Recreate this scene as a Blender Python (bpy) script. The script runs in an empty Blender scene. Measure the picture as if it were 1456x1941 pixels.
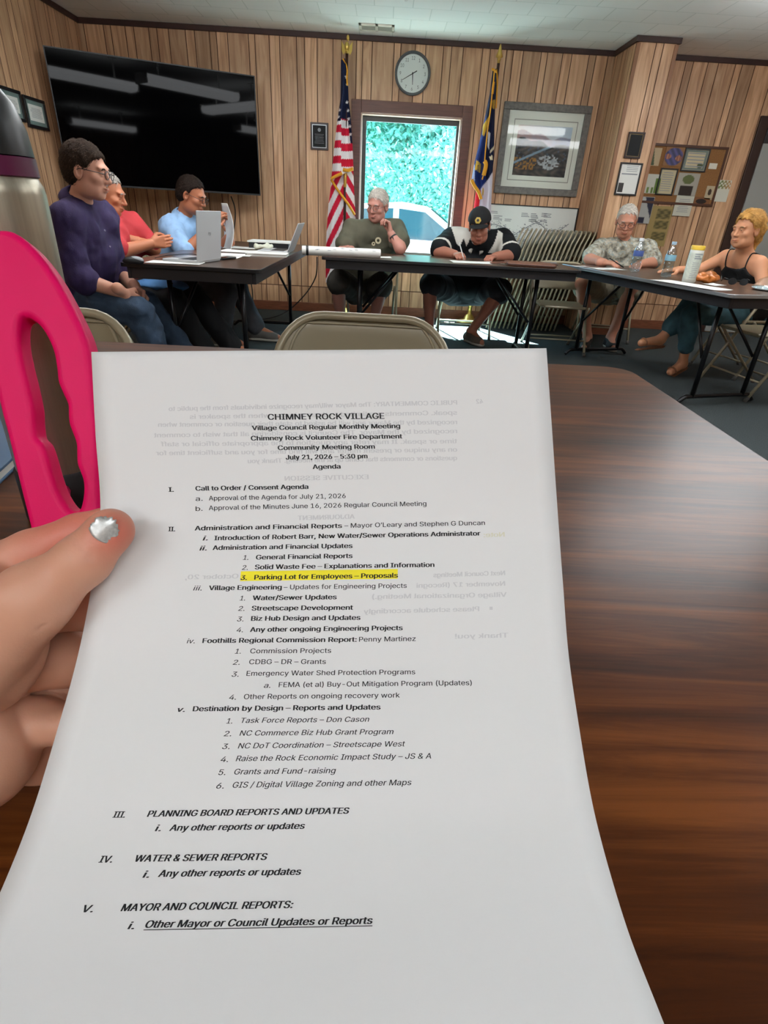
import bpy, math, os, random
import numpy as np
from mathutils import Matrix, Vector, geometry
rnd = random.Random(7)
SC = bpy.context.scene
COL = SC.collection

# ---------------------------------------------------------------- camera, world, sun, lights, exposure
F_PX, PITCH, ROLL, YAW, EYE = 1051.3, math.radians(28.565), math.radians(3.186), math.radians(-1.443), 1.0455
def _cam_axes():
    cp, sp = math.cos(PITCH), math.sin(PITCH)
    right = np.array([1, 0, 0.]); fwd = np.array([0, cp, -sp]); up = np.array([0, sp, cp])
    cr, sr = math.cos(ROLL), math.sin(ROLL)
    right, up = cr * right + sr * up, -sr * right + cr * up
    cy, sy = math.cos(YAW), math.sin(YAW)
    Z = np.array([[cy, -sy, 0], [sy, cy, 0], [0, 0, 1]])
    return np.stack([Z @ right, Z @ up, -(Z @ fwd)], 1)
RC = _cam_axes(); CAM = np.array([0, 0, EYE])
cd = bpy.data.cameras.new('camera'); cam = bpy.data.objects.new('camera', cd); COL.objects.link(cam)
cd.sensor_fit = 'VERTICAL'; cd.sensor_height = 24.0; cd.lens = F_PX / 1941 * 24.0; cd.clip_start = 0.01; cd.clip_end = 200
M4 = np.eye(4); M4[:3, :3] = RC; M4[:3, 3] = CAM
cam.matrix_world = Matrix(M4.tolist()); SC.camera = cam

SC.view_settings.view_transform = 'Standard'; SC.view_settings.look = 'None'
SC.view_settings.gamma = 1.0; SC.view_settings.use_curve_mapping = False
SC.view_settings.exposure = 0.0
SUN_STRENGTH = 240.0; SKY_STRENGTH = 14.0; TUBE_STRENGTH = 16.3
world = bpy.data.worlds.new('sky'); SC.world = world; world.use_nodes = True
wn = world.node_tree; bg = wn.nodes['Background']
bg.inputs[0].default_value = (0.62, 0.83, 1.0, 1); bg.inputs[1].default_value = SKY_STRENGTH
sl = bpy.data.lights.new('sun', 'SUN'); sl.energy = SUN_STRENGTH; sl.angle = 0.01; sl.color = (1.0, 0.95, 0.86)
so = bpy.data.objects.new('sun', sl); COL.objects.link(so)
so.rotation_euler = Vector((0.7, -1.0, -1.35)).to_track_quat('-Z', 'Y').to_euler(); so.location = (-5, 14, 11)
SC.cycles.max_bounces = 8; SC.cycles.transparent_max_bounces = 12; SC.cycles.sample_clamp_indirect = 6.0
SC.cycles.use_denoising = True

# ---------------------------------------------------------------- a point of the place seen at pixel (x, y)
def ray(x, y): return RC @ np.array([x - 728.0, -(y - 970.5), -F_PX])
def W(x, y, Y): d = ray(x, y); return CAM + d * (Y / d[1])                  # on the plane at depth Y
def WZ(x, y, Z): d = ray(x, y); return CAM + d * ((Z - EYE) / d[2])         # on the plane at height Z
def WX(x, y, X): d = ray(x, y); return CAM + d * (X / d[0])
def WD(x, y, t): return CAM + ray(x, y) / F_PX * t                          # at a distance along the view axis
def unit(v): v = np.asarray(v, float); return v / (np.linalg.norm(v) + 1e-12)

# ---------------------------------------------------------------- materials
def lin(c):
    if isinstance(c, str): c = [int(c[i:i + 2], 16) / 255 for i in (0, 2, 4)]
    return tuple((v / 12.92 if v <= 0.04045 else ((v + 0.055) / 1.055) ** 2.4) for v in c) + (1.0,)
MATS = {}
def mat(name, color, rough=0.6, metal=0.0, spec=0.5, noise=0.0, nscale=20.0, bump=0.0, bscale=60.0, stretch=None, sss=0.0, trans=0.0, coat=0.0, sheen=0.0):
    if name in MATS: return MATS[name]
    m = bpy.data.materials.new(name); m.use_nodes = True; MATS[name] = m
    nt = m.node_tree; b = nt.nodes['Principled BSDF']
    b.inputs['Base Color'].default_value = lin(color); b.inputs['Roughness'].default_value = rough
    b.inputs['Metallic'].default_value = metal; b.inputs['Specular IOR Level'].default_value = spec
    if sss: b.inputs['Subsurface Weight'].default_value = sss; b.inputs['Subsurface Radius'].default_value = (0.01, 0.004, 0.002); b.inputs['Subsurface Scale'].default_value = 0.6
    if trans: b.inputs['Transmission Weight'].default_value = trans
    if coat: b.inputs['Coat Weight'].default_value = coat; b.inputs['Coat Roughness'].default_value = 0.1
    if sheen: b.inputs['Sheen Weight'].default_value = sheen
    def coords():
        tc = nt.nodes.new('ShaderNodeTexCoord'); mp = nt.nodes.new('ShaderNodeMapping')
        nt.links.new(tc.outputs['Object'], mp.inputs[0])
        if stretch: mp.inputs['Scale'].default_value = stretch
        return mp.outputs[0]
    if noise or bump:
        co = coords()
    if noise:
        nz = nt.nodes.new('ShaderNodeTexNoise'); nz.inputs['Scale'].default_value = nscale; nz.inputs['Detail'].default_value = 5
        nt.links.new(co, nz.inputs[0])
        rp = nt.nodes.new('ShaderNodeValToRGB'); c = lin(color)
        rp.color_ramp.elements[0].position = 0.3; rp.color_ramp.elements[1].position = 0.7
        rp.color_ramp.elements[0].color = tuple(max(0, v * (1 - noise)) for v in c[:3]) + (1,)
        rp.color_ramp.elements[1].color = tuple(min(1, v * (1 + noise)) for v in c[:3]) + (1,)
        nt.links.new(nz.outputs[0], rp.inputs[0]); nt.links.new(rp.outputs[0], b.inputs['Base Color'])
    if bump:
        n2 = nt.nodes.new('ShaderNodeTexNoise'); n2.inputs['Scale'].default_value = bscale; n2.inputs['Detail'].default_value = 4
        nt.links.new(co, n2.inputs[0]); bp = nt.nodes.new('ShaderNodeBump'); bp.inputs['Strength'].default_value = bump; bp.inputs['Distance'].default_value = 0.01
        nt.links.new(n2.outputs[0], bp.inputs['Height']); nt.links.new(bp.outputs[0], b.inputs['Normal'])
    return m
def emis(name, color, s):
    m = bpy.data.materials.new(name); m.use_nodes = True; b = m.node_tree.nodes['Principled BSDF']
    b.inputs['Base Color'].default_value = lin(color); b.inputs['Emission Color'].default_value = lin(color); b.inputs['Emission Strength'].default_value = s
    return m
def colattr_mat(name, rough=0.6, spec=0.4, bump=0.0, coat=0.0):             # surface pattern carried by the mesh's own colour attribute
    if name in MATS: return MATS[name]
    m = mat(name, 'ffffff', rough, spec=spec, bump=bump, coat=coat)
    a = m.node_tree.nodes.new('ShaderNodeAttribute'); a.attribute_name = 'Col'
    m.node_tree.links.new(a.outputs['Color'], m.node_tree.nodes['Principled BSDF'].inputs['Base Color'])
    return m
def clear_mat(name, tint, gloss=0.08, rough=0.03):
    if name in MATS: return MATS[name]
    m = bpy.data.materials.new(name); m.use_nodes = True; MATS[name] = m; nt = m.node_tree
    nt.nodes.remove(nt.nodes['Principled BSDF'])
    t = nt.nodes.new('ShaderNodeBsdfTransparent'); t.inputs[0].default_value = tint + (1,)
    g = nt.nodes.new('ShaderNodeBsdfGlossy'); g.inputs['Roughness'].default_value = rough
    fr = nt.nodes.new('ShaderNodeFresnel'); fr.inputs[0].default_value = 1.35
    mx = nt.nodes.new('ShaderNodeMixShader'); nt.links.new(t.outputs[0], mx.inputs[1]); nt.links.new(g.outputs[0], mx.inputs[2])
    if gloss is None: nt.links.new(fr.outputs[0], mx.inputs[0])
    else: mx.inputs[0].default_value = gloss
    nt.links.new(mx.outputs[0], nt.nodes['Material Output'].inputs[0])
    return m

# ---------------------------------------------------------------- mesh builder
class MB:
    def __init__(s): s.v = []; s.f = []; s.m = []; s.c = None; s.t = []
    def add(s, vs, fs, mi=0):
        o = len(s.v); s.v += [tuple(map(float, p)) for p in vs]
        for f in fs: s.f.append([i + o for i in f]); s.m.append(mi)
        return s
    def box(s, lo, hi, mi=0, R=None, at=None):
        x0, y0, z0 = lo; x1, y1, z1 = hi
        vs = [(x0, y0, z0), (x1, y0, z0), (x1, y1, z0), (x0, y1, z0), (x0, y0, z1), (x1, y0, z1), (x1, y1, z1), (x0, y1, z1)]
        if R is not None: vs = [np.asarray(R) @ np.array(p) for p in vs]
        if at is not None: vs = [np.array(p) + at for p in vs]
        return s.add(vs, [(3, 2, 1, 0), (4, 5, 6, 7), (0, 1, 5, 4), (1, 2, 6, 5), (2, 3, 7, 6), (3, 0, 4, 7)], mi)
    def tube(s, pts, r, n=10, mi=0, closed=False, cap=True, flat=1.0):
        P = [np.asarray(p, float) for p in pts]; k = len(P); rr = r if hasattr(r, '__len__') else [r] * k
        T = []
        for i in range(k):
            a = P[(i - 1) % k] if (closed or i > 0) else P[0]; b = P[(i + 1) % k] if (closed or i < k - 1) else P[-1]
            T.append(unit(b - a))
        ref = np.array([0, 0, 1.]) if abs(T[0][2]) < 0.9 else np.array([1., 0, 0])
        u = unit(np.cross(ref, T[0])); vs = []
        for i in range(k):
            u = unit(u - T[i] * (u @ T[i])); w = np.cross(T[i], u)
            for j in range(n):
                a = 2 * math.pi * j / n; vs.append(P[i] + rr[i] * (u * math.cos(a) + w * math.sin(a) * flat))
        fs = []
        for i in range(k if closed else k - 1):
            for j in range(n):
                i2 = (i + 1) % k; j2 = (j + 1) % n
                fs.append((i * n + j, i * n + j2, i2 * n + j2, i2 * n + j))
        if not closed and cap: fs += [tuple(range(n))[::-1], tuple((k - 1) * n + j for j in range(n))]
        return s.add(vs, fs, mi)
    def lathe(s, prof, n=24, at=(0, 0, 0), mi=0, axis=None, a0=0.0, a1=2 * math.pi, cap=False):
        full = abs(a1 - a0 - 2 * math.pi) < 1e-6; na = n if full else n + 1; vs = []
        A = np.eye(3)
        if axis is not None:
            w = unit(axis); u = unit(np.cross((0, 0, 1.) if abs(w[2]) < .9 else (1., 0, 0), w)); A = np.stack([u, np.cross(w, u), w], 1)
        for r, z in prof:
            for j in range(na):
                a = a0 + (a1 - a0) * j / n; vs.append(A @ np.array([r * math.cos(a), r * math.sin(a), z]) + np.array(at))
        fs = []
        for i in range(len(prof) - 1):
            for j in range(n):
                j2 = (j + 1) % na if full else j + 1
                fs.append((i * na + j, i * na + j2, (i + 1) * na + j2, (i + 1) * na + j))
        if full and cap:
            if prof[0][0] > 1e-5: fs.append(tuple(range(na))[::-1])
            if prof[-1][0] > 1e-5: fs.append(tuple((len(prof) - 1) * na + j for j in range(na)))
        return s.add(vs, fs, mi)
    def prism(s, poly, d0, d1, place, mi=0):                                 # polygon (u, v) swept from d0 to d1; place(u, v, d) -> xyz
        n = len(poly); vs = [place(u, v, d0) for u, v in poly] + [place(u, v, d1) for u, v in poly]
        fs = [tuple(range(n))[::-1], tuple(range(n, 2 * n))] + [(i, (i + 1) % n, n + (i + 1) % n, n + i) for i in range(n)]
        return s.add(vs, fs, mi)
    def grid(s, fn, nu, nv, mi=0, wrap=False):
        vs = [fn(i / nu, j / nv) for i in range(nu + 1) for j in range(nv + 1)]
        fs = [(i * (nv + 1) + j, (i + 1) * (nv + 1) + j, (i + 1) * (nv + 1) + j + 1, i * (nv + 1) + j + 1) for i in range(nu) for j in range(nv)]
        return s.add(vs, fs, mi)
    def sphere(s, c, r, n=12, mi=0):
        r = r if hasattr(r, '__len__') else (r, r, r)
        vs = []; fs = []
        for i in range(n + 1):
            th = math.pi * i / n
            for j in range(2 * n):
                ph = math.pi * j / n; vs.append((c[0] + r[0] * math.sin(th) * math.cos(ph), c[1] + r[1] * math.sin(th) * math.sin(ph), c[2] - r[2] * math.cos(th)))
        for i in range(n):
            for j in range(2 * n):
                j2 = (j + 1) % (2 * n); fs.append((i * 2 * n + j, i * 2 * n + j2, (i + 1) * 2 * n + j2, (i + 1) * 2 * n + j))
        return s.add(vs, fs, mi)

def mesh_obj(name, v, f, mats, parent=None, smooth=False, mi=None, off=None, col=None, fcol=None):
    me = bpy.data.meshes.new(name)
    if off is not None: v = np.asarray(v, float).reshape(-1, 3) - np.asarray(off)
    if isinstance(f, np.ndarray):
        n, k = f.shape
        me.vertices.add(len(v)); me.vertices.foreach_set('co', np.asarray(v, np.float32).ravel())
        me.loops.add(n * k); me.loops.foreach_set('vertex_index', f.astype(np.int32).ravel())
        me.polygons.add(n); me.polygons.foreach_set('loop_start', np.arange(0, n * k, k, dtype=np.int32))
        me.update(calc_edges=True)
    else:
        me.from_pydata([tuple(p) for p in v], [], f); me.update()
    for m in (mats if isinstance(mats, (list, tuple)) else [mats]): me.materials.append(m)
    if mi is not None: me.polygons.foreach_set('material_index', np.asarray(mi, np.int32))
    if smooth: me.polygons.foreach_set('use_smooth', np.ones(len(me.polygons), bool))
    if col is not None:
        a = me.color_attributes.new('Col', 'FLOAT_COLOR', 'POINT'); a.data.foreach_set('color', np.asarray(col, np.float32).ravel())
    if fcol is not None:
        a = me.attributes.new('tone', 'FLOAT', 'FACE'); a.data.foreach_set('value', np.asarray(fcol, np.float32))
    o = bpy.data.objects.new(name, me); COL.objects.link(o)
    if parent is not None: o.parent = parent
    return o
def mk(name, mb, mats, parent=None, smooth=False, bevel=0.0, off=None, col=None, auto=None):
    o = mesh_obj(name, mb.v, mb.f, mats, parent, smooth, mb.m, off, col)
    if auto is not None:
        me = o.data; me.polygons.foreach_set('use_smooth', np.ones(len(me.polygons), bool)); me.set_sharp_from_angle(angle=math.radians(auto))
    if bevel:
        b = o.modifiers.new('bevel', 'BEVEL'); b.width = bevel; b.segments = 2; b.limit_method = 'ANGLE'; b.angle_limit = math.radians(40)
    return o
def tag(o, label=None, cat=None, group=None, kind=None):
    if label: o['label'] = label
    if cat: o['category'] = cat
    if group: o['group'] = group
    if kind: o['kind'] = kind
    return o
def thing(name, label, cat, loc=(0, 0, 0), rz=0.0, group=None):
    o = bpy.data.objects.new(name, None); COL.objects.link(o); o.empty_display_size = 0.1
    o.location = tuple(map(float, loc)); o.rotation_euler = (0, 0, rz); return tag(o, label, cat, group)
def solo(name, mb, mats, label, cat, group=None, base=None, smooth=False, bevel=0.0, auto=None, col=None):
    v = np.array(mb.v); b = np.array(base) if base is not None else np.array([(v[:, 0].min() + v[:, 0].max()) / 2, (v[:, 1].min() + v[:, 1].max()) / 2, v[:, 2].min()])
    o = mk(name, mb, mats, None, smooth, bevel, b, col, auto); o.location = tuple(b); return tag(o, label, cat, group)
def struct(name, mb, mats, bevel=0.0, parent=None, smooth=False, auto=None):
    o = mk(name, mb, mats, parent, smooth, bevel, auto=auto)
    if parent is None: o['kind'] = 'structure'
    return o
def dup_tree(r, loc, rz, label, group=None):
    c = r.copy(); COL.objects.link(c); c.location = tuple(map(float, loc)); c.rotation_euler = (0, 0, rz); c['label'] = label
    if group: c['group'] = group
    for ch in list(r.children):
        k = ch.copy(); COL.objects.link(k); k.parent = c
        for g in list(ch.children):
            q = g.copy(); COL.objects.link(q); q.parent = k
    return c
def smooth_path(pts, n=6, closed=False):
    P = [np.asarray(p, float) for p in pts]; k = len(P); out = []
    for i in range(k if closed else k - 1):
        g = (lambda j: P[j % k]) if closed else (lambda j: P[min(max(j, 0), k - 1)])
        p0, p1, p2, p3 = g(i - 1), g(i), g(i + 1), g(i + 2)
        for t in np.linspace(0, 1, n, endpoint=False):
            out.append(0.5 * ((2 * p1) + (-p0 + p2) * t + (2 * p0 - 5 * p1 + 4 * p2 - p3) * t * t + (-p0 + 3 * p1 - 3 * p2 + p3) * t ** 3))
    if not closed: out.append(P[-1])
    return out
def inpoly(x, y, poly):
    x = np.asarray(x); y = np.asarray(y); r = np.zeros(x.shape, bool); n = len(poly)
    for i in range(n):
        x0, y0 = poly[i]; x1, y1 = poly[(i + 1) % n]
        if y0 == y1: continue
        c = ((y0 > y) != (y1 > y)) & (x < (x1 - x0) * (y - y0) / (y1 - y0) + x0); r ^= c
    return r

# ---------------------------------------------------------------- lettering (Blender's own bundled typeface) as flat mesh
try:
    FONT = bpy.data.fonts.load(os.path.join(bpy.utils.system_resource('DATAFILES'), 'fonts', 'Inter.woff2'))
except Exception:
    FONT = None
def text_mesh(s, bold=0.0, shear=0.0, align='LEFT', res=2):
    cu = bpy.data.curves.new('letters', 'FONT'); cu.body = s; cu.size = 1.0; cu.offset = bold; cu.shear = shear; cu.align_x = align; cu.resolution_u = res
    if FONT: cu.font = FONT
    o = bpy.data.objects.new('letters', cu); COL.objects.link(o)
    dg = bpy.context.evaluated_depsgraph_get(); dg.update(); ev = o.evaluated_get(dg); cv = ev.to_curve(dg)
    loops = []
    for sp in cv.splines:
        if sp.type == 'BEZIER':
            P = sp.bezier_points; k = len(P); L = []
            for i in range(k):
                p, q = P[i], P[(i + 1) % k]
                if (p.handle_right - p.co).length < 1e-6 and (q.handle_left - q.co).length < 1e-6: L.append(p.co.copy())
                else: L += geometry.interpolate_bezier(p.co, p.handle_right, q.handle_left, q.co, res + 2)[:-1]
        else: L = [Vector(p.co[:3]) for p in sp.points]
        L = [(p[0], p[1]) for p in L]; L = [p for i, p in enumerate(L) if math.hypot(p[0] - L[i - 1][0], p[1] - L[i - 1][1]) > 1e-5]
        if len(L) > 2: loops.append(np.array(L))
    ev.to_curve_clear(); bpy.data.objects.remove(o); bpy.data.curves.remove(cu)
    vs = []; ed = []
    for L in loops: n0 = len(vs); vs += [Vector(p) for p in L]; ed += [(n0 + i, n0 + (i + 1) % len(L)) for i in range(len(L))]
    if not vs: return np.zeros((0, 2)), []
    V, _, F, *_r = geometry.delaunay_2d_cdt(vs, ed, [], 0, 1e-6)
    V = np.array([tuple(v) for v in V]); F = [tuple(f) for f in F]; C = np.array([V[list(f)].mean(0) for f in F]); wn_ = np.zeros(len(F), int)
    for L in loops:                                                         # non-zero winding: the letter's ink
        x0, x1 = L[:, 0].min(), L[:, 0].max(); k = np.where((C[:, 0] >= x0) & (C[:, 0] <= x1))[0]
        if not len(k): continue
        A, B = L, np.roll(L, -1, 0); px, py = C[k, 0][:, None], C[k, 1][:, None]
        cr = (B[:, 0] - A[:, 0])[None] * (py - A[:, 1][None]) - (px - A[:, 0][None]) * (B[:, 1] - A[:, 1])[None]
        up = (A[:, 1][None] <= py) & (B[:, 1][None] > py) & (cr > 0); dn = (A[:, 1][None] > py) & (B[:, 1][None] <= py) & (cr < 0); wn_[k] += up.sum(1) - dn.sum(1)
    F = [f for f, w in zip(F, wn_) if w != 0]
    return V, F

# ---------------------------------------------------------------- organic surfaces: blended round cones and ellipsoids, meshed as one skin
class Blob:
    def __init__(s, h=0.008): s.h = h; s.p = []; s.cuts = []
    def cone(s, a, b, ra, rb=None, k=0.02): s.p.append(('c', np.asarray(a, float), np.asarray(b, float), ra, ra if rb is None else rb, k)); return s
    def chain(s, pts, rs, k=0.01):
        for i in range(len(pts) - 1): s.cone(pts[i], pts[i + 1], rs[i], rs[i + 1], k)
        return s
    def ell(s, c, r, R=None, k=0.02, sub=False): s.p.append(('s' if sub else 'e', np.asarray(c, float), np.asarray(r, float), np.eye(3) if R is None else np.asarray(R, float), k)); return s
    def grow(s, off):
        for q in s.p: pass
        s.off = off; return s
    def mesh(s):
        h = s.h; off = getattr(s, 'off', 0.0); lo = []; hi = []
        for q in s.p:
            if q[0] == 'c': r = max(q[3], q[4]) + off; lo.append(np.minimum(q[1], q[2]) - r); hi.append(np.maximum(q[1], q[2]) + r)
            elif q[0] == 'e': r = q[2].max() + off; lo.append(q[1] - r); hi.append(q[1] + r)
        lo = np.min(lo, 0) - 3 * h; hi = np.max(hi, 0) + 3 * h; n = np.ceil((hi - lo) / h).astype(int) + 1
        F = np.full(n, 1.0, np.float32); ax = [lo[i] + h * np.arange(n[i]) for i in range(3)]
        for q in s.p:
            k = q[-1]
            if q[0] == 'c': r = max(q[3], q[4]) + off; l, u = np.minimum(q[1], q[2]) - r, np.maximum(q[1], q[2]) + r
            else: r = q[2].max() + off; l, u = q[1] - r, q[1] + r
            pad = k + 2.5 * h
            i0 = np.clip(np.floor((l - pad - lo) / h).astype(int), 0, n); i1 = np.clip(np.ceil((u + pad - lo) / h).astype(int) + 1, 0, n)
            sl = tuple(slice(a, b) for a, b in zip(i0, i1))
            X = ax[0][sl[0]][:, None, None]; Y = ax[1][sl[1]][None, :, None]; Z = ax[2][sl[2]][None, None, :]
            if q[0] == 'c':
                a, b = q[1], q[2]; ba = b - a; L2 = float(ba @ ba) + 1e-12
                px, py, pz = X - a[0], Y - a[1], Z - a[2]
                t = np.clip((px * ba[0] + py * ba[1] + pz * ba[2]) / L2, 0, 1)
                d = np.sqrt((px - t * ba[0]) ** 2 + (py - t * ba[1]) ** 2 + (pz - t * ba[2]) ** 2) - (q[3] + (q[4] - q[3]) * t) - off
            else:
                R = q[3]; rr = q[2] + off; px, py, pz = X - q[1][0], Y - q[1][1], Z - q[1][2]
                e = [(px * R[0, i] + py * R[1, i] + pz * R[2, i]) for i in range(3)]
                k0 = np.sqrt(sum((e[i] / rr[i]) ** 2 for i in range(3))); k1 = np.sqrt(sum((e[i] / rr[i] ** 2) ** 2 for i in range(3))) + 1e-9
                d = k0 * (k0 - 1.0) / k1
            G = F[sl]
            if q[0] == 's':
                d = -d; hh = np.maximum(k - np.abs(G - d), 0) / k; F[sl] = np.maximum(G, d) + hh * hh * k * 0.25
            else:
                hh = np.maximum(k - np.abs(G - d), 0) / k; F[sl] = np.minimum(G, d) - hh * hh * k * 0.25
        for cut in s.cuts:
            F = np.maximum(F, cut(ax[0][:, None, None], ax[1][None, :, None], ax[2][None, None, :]).astype(np.float32))
        return nets(F, lo, h)
def nets(F, lo, h):
    I = F < 0; n = F.shape
    c = np.zeros((n[0] - 1, n[1] - 1, n[2] - 1), np.int8)
    for dx in (0, 1):
        for dy in (0, 1):
            for dz in (0, 1): c += I[dx:n[0] - 1 + dx, dy:n[1] - 1 + dy, dz:n[2] - 1 + dz]
    act = (c > 0) & (c < 8); ijk = np.argwhere(act); N = len(ijk)
    idx = np.full(c.shape, -1, np.int32); idx[act] = np.arange(N)
    P = np.zeros((N, 3)); C = np.zeros(N)
    for axis in range(3):
        o1, o2 = [(1, 2), (0, 2), (0, 1)][axis]
        for a in (0, 1):
            for b in (0, 1):
                c0 = np.zeros(3, int); c0[o1] = a; c0[o2] = b; c1 = c0.copy(); c1[axis] = 1
                f0 = F[tuple((ijk + c0).T)]; f1 = F[tuple((ijk + c1).T)]; m = (f0 < 0) != (f1 < 0)
                t = np.where(m, f0 / np.where(m, f0 - f1, 1), 0)
                p = c0[None, :] + t[:, None] * (c1 - c0)[None, :]
                P += np.where(m[:, None], p, 0); C += m
    V = lo + h * (ijk + P / C[:, None])
    Q = []
    for axis in range(3):
        o1, o2 = [(1, 2), (2, 0), (0, 1)][axis]
        s0 = [slice(None)] * 3; s1 = [slice(None)] * 3; s0[axis] = slice(0, -1); s1[axis] = slice(1, None)
        A, B = I[tuple(s0)], I[tuple(s1)]; e = np.argwhere(A != B)
        ok = (e[:, o1] > 0) & (e[:, o2] > 0) & (e[:, o1] < n[o1] - 1) & (e[:, o2] < n[o2] - 1); e = e[ok]
        flip = ~A[tuple(e.T)]
        d1 = np.zeros(3, int); d1[o1] = 1; d2 = np.zeros(3, int); d2[o2] = 1
        q = np.stack([idx[tuple((e - d1 - d2).T)], idx[tuple((e - d2).T)], idx[tuple(e.T)], idx[tuple((e - d1).T)]], 1)
        q[flip] = q[flip][:, ::-1]; Q.append(q)
    return V, np.concatenate(Q).astype(np.int32)
def vnormals(V, Q):
    nrm = np.cross(V[Q[:, 2]] - V[Q[:, 0]], V[Q[:, 3]] - V[Q[:, 1]]); N = np.zeros_like(V)
    for i in range(4): np.add.at(N, Q[:, i], nrm)
    return N / (np.linalg.norm(N, axis=1, keepdims=True) + 1e-12)
def wrinkle(V, Q, amp, freq, seed=0, lo=1.0):
    r = np.random.RandomState(seed); N = vnormals(V, Q); d = np.zeros(len(V))
    for i in range(7):
        k = r.randn(3) * freq * (0.6 + 0.25 * i); d += np.sin(V @ k + r.rand() * 6.3 + 1.5 * np.sin(V @ (r.randn(3) * freq * 0.6))) / (1 + 0.4 * i)
    return V + N * np.maximum(d * amp / 2.5, -lo)[:, None]
def relax(V, Q, it=2):
    for _ in range(it):
        S = np.zeros_like(V); C = np.zeros(len(V))
        for i in range(4):
            for j in (1, 3): np.add.at(S, Q[:, i], V[Q[:, (i + j) % 4]]); np.add.at(C, Q[:, i], 1)
        V = 0.5 * V + 0.5 * S / np.maximum(C, 1)[:, None]
    return V
def merge(parts):
    vs = []; fs = []; o = 0
    for V, Q in parts: vs.append(V); fs.append(Q + o); o += len(V)
    return np.concatenate(vs), np.concatenate(fs)
# ================================================================ THE ROOM
YB, XL, XR, YF, HC = 6.574, -2.88, 4.75, -3.2, 2.44
CH = (2.09, 2.42, 6.05)                                                     # boxed chase: x from, x to, front y
def wood_panel():
    m = mat('wall_panelling', 'b98d68', 0.42, spec=0.4); nt = m.node_tree; b = nt.nodes['Principled BSDF']
    at = nt.nodes.new('ShaderNodeAttribute'); at.attribute_name = 'tone'
    tc = nt.nodes.new('ShaderNodeTexCoord'); mp = nt.nodes.new('ShaderNodeMapping'); mp.inputs['Scale'].default_value = (14, 14, 1.1)
    nt.links.new(tc.outputs['Object'], mp.inputs[0])
    add = nt.nodes.new('ShaderNodeVectorMath'); add.operation = 'ADD'; sc = nt.nodes.new('ShaderNodeVectorMath'); sc.operation = 'SCALE'
    cb = nt.nodes.new('ShaderNodeCombineXYZ'); nt.links.new(at.outputs['Fac'], cb.inputs[2]); nt.links.new(at.outputs['Fac'], cb.inputs[0])
    nt.links.new(cb.outputs[0], sc.inputs[0]); sc.inputs['Scale'].default_value = 60
    nt.links.new(mp.outputs[0], add.inputs[0]); nt.links.new(sc.outputs[0], add.inputs[1])
    n1 = nt.nodes.new('ShaderNodeTexNoise'); n1.inputs['Scale'].default_value = 1.6; n1.inputs['Detail'].default_value = 6; n1.inputs['Distortion'].default_value = 1.2
    nt.links.new(add.outputs[0], n1.inputs[0])
    rp = nt.nodes.new('ShaderNodeValToRGB'); e = rp.color_ramp.elements
    e[0].position = 0.28; e[0].color = lin('a37a5b'); e[1].position = 0.75; e[1].color = lin('dbb691'); k = e.new(0.5); k.color = lin('c49b77')
    nt.links.new(n1.outputs[0], rp.inputs[0])
    mr = nt.nodes.new('ShaderNodeMapRange'); mr.inputs[3].default_value = 0.72; mr.inputs[4].default_value = 1.22; nt.links.new(at.outputs['Fac'], mr.inputs[0])
    mu = nt.nodes.new('ShaderNodeVectorMath'); mu.operation = 'SCALE'; nt.links.new(rp.outputs[0], mu.inputs[0]); nt.links.new(mr.outputs[0], mu.inputs['Scale'])
    nt.links.new(mu.outputs[0], b.inputs['Base Color'])
    return m
M_PANEL = wood_panel(); M_GROOVE = mat('panel_groove', '5a3826', 0.7)
M_TRIM = mat('dark_trim', '3a211b', 0.5, noise=0.2, nscale=8, stretch=(1, 1, 1)); M_BASE = mat('red_brown_baseboard', '7c4a33', 0.45, noise=0.25, nscale=6, stretch=(2, 2, 20))
WIDTHS = [.17, .075, .14, .06, .105, .19, .065, .13, .09, .16, .07, .115]
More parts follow.
